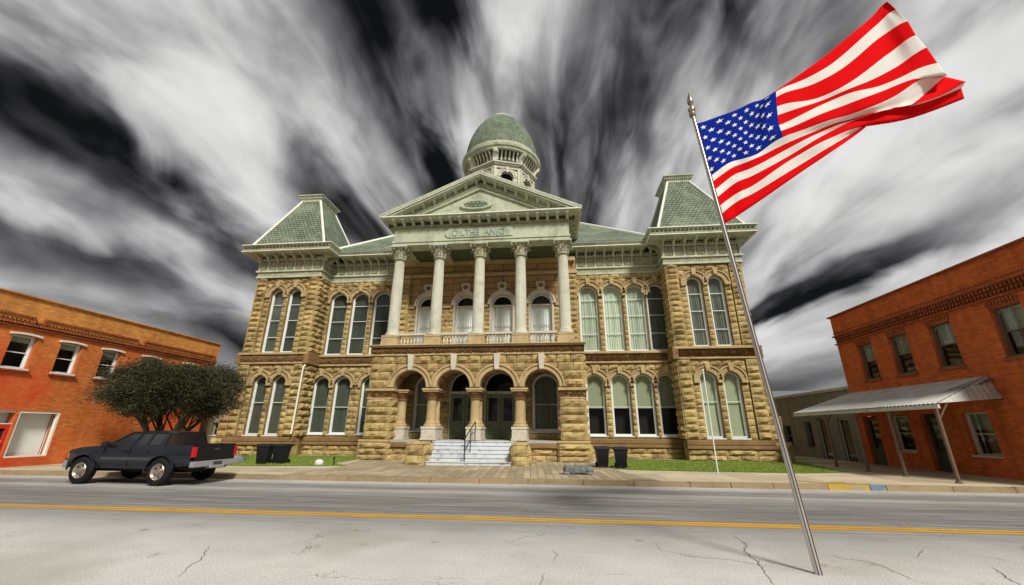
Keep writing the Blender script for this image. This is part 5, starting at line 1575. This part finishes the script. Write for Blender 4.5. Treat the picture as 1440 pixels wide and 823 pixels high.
    # wheels
    for cx in (wf, wr):
        for s in (-1, 1):
            mb = MB(); n = 36; prof = [(.25, -.12), (.36, -.135), (.405, -.11), (.42, -.05), (.42, .05), (.405, .11), (.36, .135), (.25, .12)]
            vs = []
            for r, d in prof:
                for i in range(n):
                    a = 2*PI*i/n; vs.append((cx+r*math.cos(a), s*(W-.10)+d, .42+r*math.sin(a)))
            mb.mesh(vs, [(j*n+i, j*n+(i+1) % n, (j+1)*n+(i+1) % n, (j+1)*n+i) for j in range(len(prof)-1) for i in range(n)])
            wh = bld(mb, 'wheel', 'tyre', smooth=True, sharp=50)
            mb = MB(); prof = [(.25, .125), (.235, .14), (.21, .10), (.16, .06), (.09, .075), (.085, .12), (.02, .125), (.001, .125)]; vs = []
            for r, d in prof:
                for i in range(n):
                    a = 2*PI*i/n; dd2 = d + (.035*max(0, math.cos(5*a)) if .1 < r < .2 else 0)
                    vs.append((cx+r*math.cos(a), s*(W-.10+dd2), .42+r*math.sin(a)))
            mb.mesh(vs, [(j*n+i, j*n+(i+1) % n, (j+1)*n+(i+1) % n, (j+1)*n+i) for j in range(len(prof)-1) for i in range(n)])
            q = mb.build('rim', 'rim', None, smooth=True, sharp=50); q.parent = wh
            mb = MB()
            for i in range(5):
                a = 2*PI*(i+.5)/5; c = (cx+.165*math.cos(a), .42+.165*math.sin(a))
                vs = [(c[0]+.032*math.cos(t*PI/4), s*(W-.10+.088), c[1]+.032*math.sin(t*PI/4)) for t in range(8)]
                mb.face(vs)
            q = mb.build('rim_hole', 'tyre', None); q.parent = wh
    T.location = loc; T.rotation_euler = (0, 0, rz); T.scale = (.925, .93, .93)
truck((-13.2, 13.02, 0), PI-R(2))

# ================================================================== FLAG AND POLE
PB = Vector((3.13, 6.11, 0)); PTOP = Vector((2.585, 6.11, 7.02))
FP = empty('flagpole', (PB.x, PB.y, 0)); tag(FP, 'tall slim metal flagpole with a spear finial standing in the street', 'flagpole')
mb = MB(); pts = [PB.lerp(PTOP, i/14) for i in range(15)]; mb.tube(pts, [.043-.013*i/14 for i in range(15)], 16); mb.build('shaft', 'steel', FP, smooth=True)
mb = MB()
for d in (-1, 1):
    a = [p+Vector((d*.018, -.041+.012*i/14, 0)) for i, p in enumerate(pts)]; mb.tube(a, .006, 5)
mb.build('halyard', 'bark', FP)
mb = MB(); mb.lathe([(.03, -.10), (.055, -.06), (.055, .0), (.03, .03), (.06, .055), (.06, .10), (.02, .12), (.018, .16), (.05, .22), (.055, .27), (.035, .36), (.002, .48)], tuple(PTOP), 18); mb.build('finial', 'brass', FP, smooth=True)

FS, FD = [[0, 0.16, 0.3, 0.42, 0.64, 0.82, 0.93, 1], [[[2.63, 6.11, 6.79], [2.64, 6.11, 6.62], [2.64, 6.11, 6.46], [2.65, 6.11, 6.3], [2.66, 6.11, 6.14], [2.66, 6.11, 5.99], [2.67, 6.11, 5.83], [2.68, 6.11, 5.68], [2.68, 6.11, 5.56], [2.7, 6.11, 5.4], [2.71, 6.11, 5.25], [2.72, 6.11, 5.09], [2.72, 6.11, 4.93], [2.73, 6.11, 4.77]], [[3.31, 6.24, 7.1], [3.29, 6.24, 6.95], [3.26, 6.24, 6.79], [3.24, 6.23, 6.63], [3.21, 6.22, 6.47], [3.18, 6.2, 6.31], [3.15, 6.18, 6.16], [3.12, 6.16, 6.0], [3.11, 6.14, 5.87], [3.08, 6.13, 5.7], [3.05, 6.11, 5.52], [3.01, 6.1, 5.3], [2.98, 6.09, 5.14], [2.94, 6.09, 4.88]], [[3.78, 6.28, 7.34], [3.73, 6.24, 7.14], [3.68, 6.21, 6.94], [3.63, 6.17, 6.74], [3.58, 6.14, 6.55], [3.53, 6.11, 6.37], [3.49, 6.09, 6.19], [3.46, 6.08, 6.03], [3.44, 6.07, 5.95], [3.42, 6.08, 5.81], [3.4, 6.09, 5.67], [3.38, 6.11, 5.5], [3.37, 6.14, 5.37], [3.34, 6.17, 5.16]], [[4.08, 6.16, 7.41], [4.07, 6.13, 7.36], [4.04, 6.11, 7.23], [4.01, 6.1, 7.02], [3.99, 6.1, 6.84], [3.98, 6.11, 6.64], [4.0, 6.12, 6.53], [4.06, 6.18, 6.46], [4.14, 6.26, 6.39], [4.19, 6.3, 6.32], [4.24, 6.36, 6.23], [4.29, 6.4, 6.18], [4.34, 6.48, 6.04], [4.37, 6.51, 5.92]], [[5.19, 6.25, 8.27], [5.23, 6.29, 8.06], [5.31, 6.33, 7.9], [5.26, 6.37, 7.53], [5.32, 6.41, 7.49], [5.35, 6.44, 7.44], [5.36, 6.47, 7.26], [5.37, 6.51, 7.07], [5.44, 6.61, 7.06], [5.41, 6.61, 7.01], [5.46, 6.64, 7.01], [5.44, 6.62, 6.84], [5.54, 6.67, 6.81], [5.56, 6.63, 6.74]], [[6.41, 6.54, 9.39], [6.48, 6.55, 9.21], [6.49, 6.56, 8.92], [6.5, 6.55, 8.47], [6.45, 6.54, 8.08], [6.38, 6.51, 7.79], [6.4, 6.48, 7.66], [6.2, 6.47, 7.36], [6.18, 6.55, 7.2], [6.08, 6.45, 7.09], [6.15, 6.54, 7.18], [6.07, 6.51, 6.85], [6.02, 6.59, 7.01], [5.83, 6.57, 6.95]], [[6.76, 6.57, 9.76], [6.79, 6.55, 9.49], [6.83, 6.52, 9.12], [6.82, 6.48, 8.68], [6.81, 6.44, 8.28], [6.78, 6.4, 7.92], [6.76, 6.37, 7.67], [6.77, 6.42, 7.7], [6.5, 6.48, 7.2], [6.82, 6.4, 7.24], [6.82, 6.55, 7.3], [6.85, 6.55, 7.09], [6.73, 6.7, 7.31], [6.54, 6.72, 7.38]], [[6.82, 6.53, 9.78], [6.88, 6.49, 9.5], [6.96, 6.45, 9.13], [6.96, 6.41, 8.72], [7.01, 6.37, 8.37], [7.05, 6.34, 7.96], [7.11, 6.32, 7.66], [7.23, 6.49, 7.8], [7.4, 6.61, 7.92], [7.53, 6.46, 7.62], [7.6, 6.65, 7.64], [7.57, 6.67, 7.4], [7.53, 6.88, 7.64], [7.3, 6.92, 7.8]]]]
def cr(p0, p1, p2, p3, t):
    return .5*((2*p1)+(p2-p0)*t+(2*p0-5*p1+4*p2-p3)*t*t+(3*p1-p0-3*p2+p3)*t*t*t)
def colpt(s, k):
    n = len(FS); i = max(j for j in range(n-1) if FS[j] <= s+1e-9); t = (s-FS[i])/(FS[i+1]-FS[i])
    g_ = lambda j: Vector(FD[min(max(j, 0), n-1)][k])
    return cr(g_(i-1), g_(i), g_(i+1), g_(i+2), t)
def flagpt(s, v):       # v in 0..13
    k = min(12, int(v)); t = v-k
    a, b = colpt(s, k), colpt(s, k+1)
    p = a.lerp(b, t)
    return p + Vector((0, 1, .15))*(.028*math.sin(s*23+v*.55)*min(1, s*3)+.012*math.sin(s*41-v*.9))
NS = 110; sub = 3
mb = MB(); Rws = 13*sub; vs = []; scan = .42
for j in range(Rws+1):
    for i in range(NS+1): vs.append(flagpt(i/NS, j/sub))
W_ = NS+1
for j in range(Rws):
    k = j//sub
    for i in range(NS):
        mi = (2 if (i+.5)/NS < scan and k < 7 else (0 if k % 2 == 0 else 1))
        mb.f.append((j*W_+i, j*W_+i+1, (j+1)*W_+i+1, (j+1)*W_+i)); mb.mi.append(mi)
mb.v = [tuple(p) for p in vs]
fl = mb.build('flag', ['flag_red', 'flag_white', 'flag_blue'], None, smooth=True, loc=tuple(FD[0][0]), merge='keep', sharp=180)
tag(fl, 'large stars and stripes flag streaming to the right from the flagpole', 'flag')
md = fl.modifiers.new('cloth', 'SOLIDIFY'); md.thickness = .006; md.offset = 0
# stars, both faces
mb = MB(); rs = random.Random(2)
for r in range(9):
    n = 6 if r % 2 == 0 else 5
    for c in range(n):
        u = scan*((c*2+1+(r % 2))/12); v = 7*(r+1)/10; q = .018; w_ = .30
        for sd in (-1, 1):
            pts = []
            for k in range(10):
                a = PI/2+k*PI/5; rad = 1 if k % 2 == 0 else .42
                pts.append(flagpt(min(scan-.002, max(.003, u+q*rad*math.cos(a))), v-w_*rad*math.sin(a)) + Vector((0, sd*.007, 0)))
            cpt = flagpt(u, v)+Vector((0, sd*.007, 0))
            for k in range(10): mb.face([cpt, pts[k], pts[(k+1) % 10]])
stv = mb.build('stars', 'flag_white', fl)

# ================================================================== SMALL THINGS
def bin_(x, y, rz, label):
    B = bpy.data.objects.new('wheelie_bin', None); COL.objects.link(B); tag(B, label, 'bin', 'black rubbish bins against the courthouse')
    def bl(mb, n, m, **k): o = mb.build(n, m, None, **k); o.parent = B
    mb = MB(); mb.frus((-.20, .20, -.22, .22), .04, (-.27, .27, -.28, .28), .74)
    for i in range(7):
        u = -.18+.06*i; mb.box(u-.008, u+.008, -.29, -.24, .12, .66)
    mb.box(-.30, .30, -.31, .31, .70, .75); bl(mb, 'bin_body', 'bin', bevel=.012)
    mb = MB(); mb.frus((-.31, .31, -.33, .32), .752, (-.26, .26, -.26, .27), .83); bl(mb, 'lid', 'bin', bevel=.015)
    mb = MB(); mb.tube([(-.24, .36, .72), (.24, .36, .72)], .02, 6); bl(mb, 'handle', 'bin')
    for s in (-1, 1):
        mb = MB(); mb.tube([(s*.20, .22, .10), (s*.26, .22, .10)], .10, 14); bl(mb, 'wheel', 'tyre')
    B.location = (x, y, .16); B.rotation_euler = (0, 0, rz)
bin_(-13.05, 18.3, .15, 'black wheeled bin on the left lawn, left one of the pair near the pickup')
bin_(-12.35, 18.45, -.1, 'black wheeled bin on the left lawn, right one of the pair near the pickup')
bin_(1.93, 18.9, .05, 'black wheeled bin beside the right portico pier, standing nearer the steps')
bin_(2.66, 18.55, -.08, 'black wheeled bin beside the right lawn, standing farther from the steps')

# carved stone bench lying low in front of the right pier
mb = MB(); rr = random.Random(3)
n = 18; m_ = 14; vs = []
for i in range(n+1):
    x = .22+1.08*i/n; e = min(1, min(i, n-i)/2.2)**.5
    for k in range(m_):
        a = 2*PI*k/m_; ry, rz_ = .20, .13
        q = 1+rr.uniform(-.10, .10)
        cy = math.copysign(abs(math.cos(a))**.6, math.cos(a)); sz = math.copysign(abs(math.sin(a))**.6, math.sin(a))
        vs.append((x, 15.9+ry*cy*q*(.25+.75*e), .30+rz_*sz*q*(.35+.65*e)))
mb.mesh(vs, [(i*m_+k, i*m_+(k+1) % m_, (i+1)*m_+(k+1) % m_, (i+1)*m_+k) for i in range(n) for k in range(m_)]+[tuple(range(m_-1, -1, -1)), tuple(n*m_+k for k in range(m_))])
for x in (.34, 1.14): mb.lathe([(.11, 0), (.13, .04), (.10, .1), (.12, .16)], (x, 15.72, .15), 12)
for i in range(26):
    x = rr.uniform(.25, 1.2); y = rr.uniform(15.72, 16.05); q = rr.uniform(.02, .05); mb.lathe([(q, 0), (q*.8, .03), (q*.2, .06)], (x, y, .41), 6)
ob = mb.build('carved_stone', 'grey_rock', None, loc=(.76, 15.9, .15)); tag(ob, 'low grey carved stone lying on the pavement in front of the right portico pier', 'carved stone')

def rock(name, x, y, z, sx, sy, sz, m, label, seed):
    rr = random.Random(seed); mb = MB(); n, k = 14, 8; vs = []
    for j in range(k+1):
        ph = PI*j/k
        for i in range(n):
            a = 2*PI*i/n; q = 1+rr.uniform(-.16, .16)*(0 < j < k)
            vs.append((x+sx*math.sin(ph)*math.cos(a)*q, y+sy*math.sin(ph)*math.sin(a)*q, z+max(-.02, sz*math.cos(ph)*q+sz*.4)))
    mb.mesh(vs, [(j*n+i, j*n+(i+1) % n, (j+1)*n+(i+1) % n, (j+1)*n+i) for j in range(k) for i in range(n)])
    o = mb.build(name, m, None, smooth=True, loc=(x, y, z)); tag(o, label, 'rock')
rock('rock', -10.35, 18.2, .16, .21, .15, .15, 'white_rock', 'small whitewashed rock at the front edge of the left lawn', 1)
rock('rock', -14.55, 18.5, .16, .42, .3, .26, 'grey_rock', 'rough dark grey rock on the lawn behind the pickup tailgate', 2)
mb = MB(); mb.tube([(-9.55, 17.95, .15), (-9.55, 17.95, .42)], .025, 8); mb.lathe([(.045, 0), (.05, .05), (.03, .09)], (-9.55, 17.95, .42), 10)
ob = mb.build('short_stake', 'black_iron', None, loc=(-9.55, 17.95, .15)); tag(ob, 'short dark metal stake by the left lawn corner', 'stake')
mb = MB(); mb.tube([(5.92, 17.0, .15), (5.92, 17.0, 3.9)], .024, 10); mb.lathe([(.02, 0), (.045, .03), (.03, .07), (.005, .09)], (5.92, 17.0, 3.9), 10)
ob = mb.build('thin_pole', 'white_paint', None, loc=(5.92, 17, .15)); tag(ob, 'thin white pole on the lawn before the right corner pavilion', 'pole')
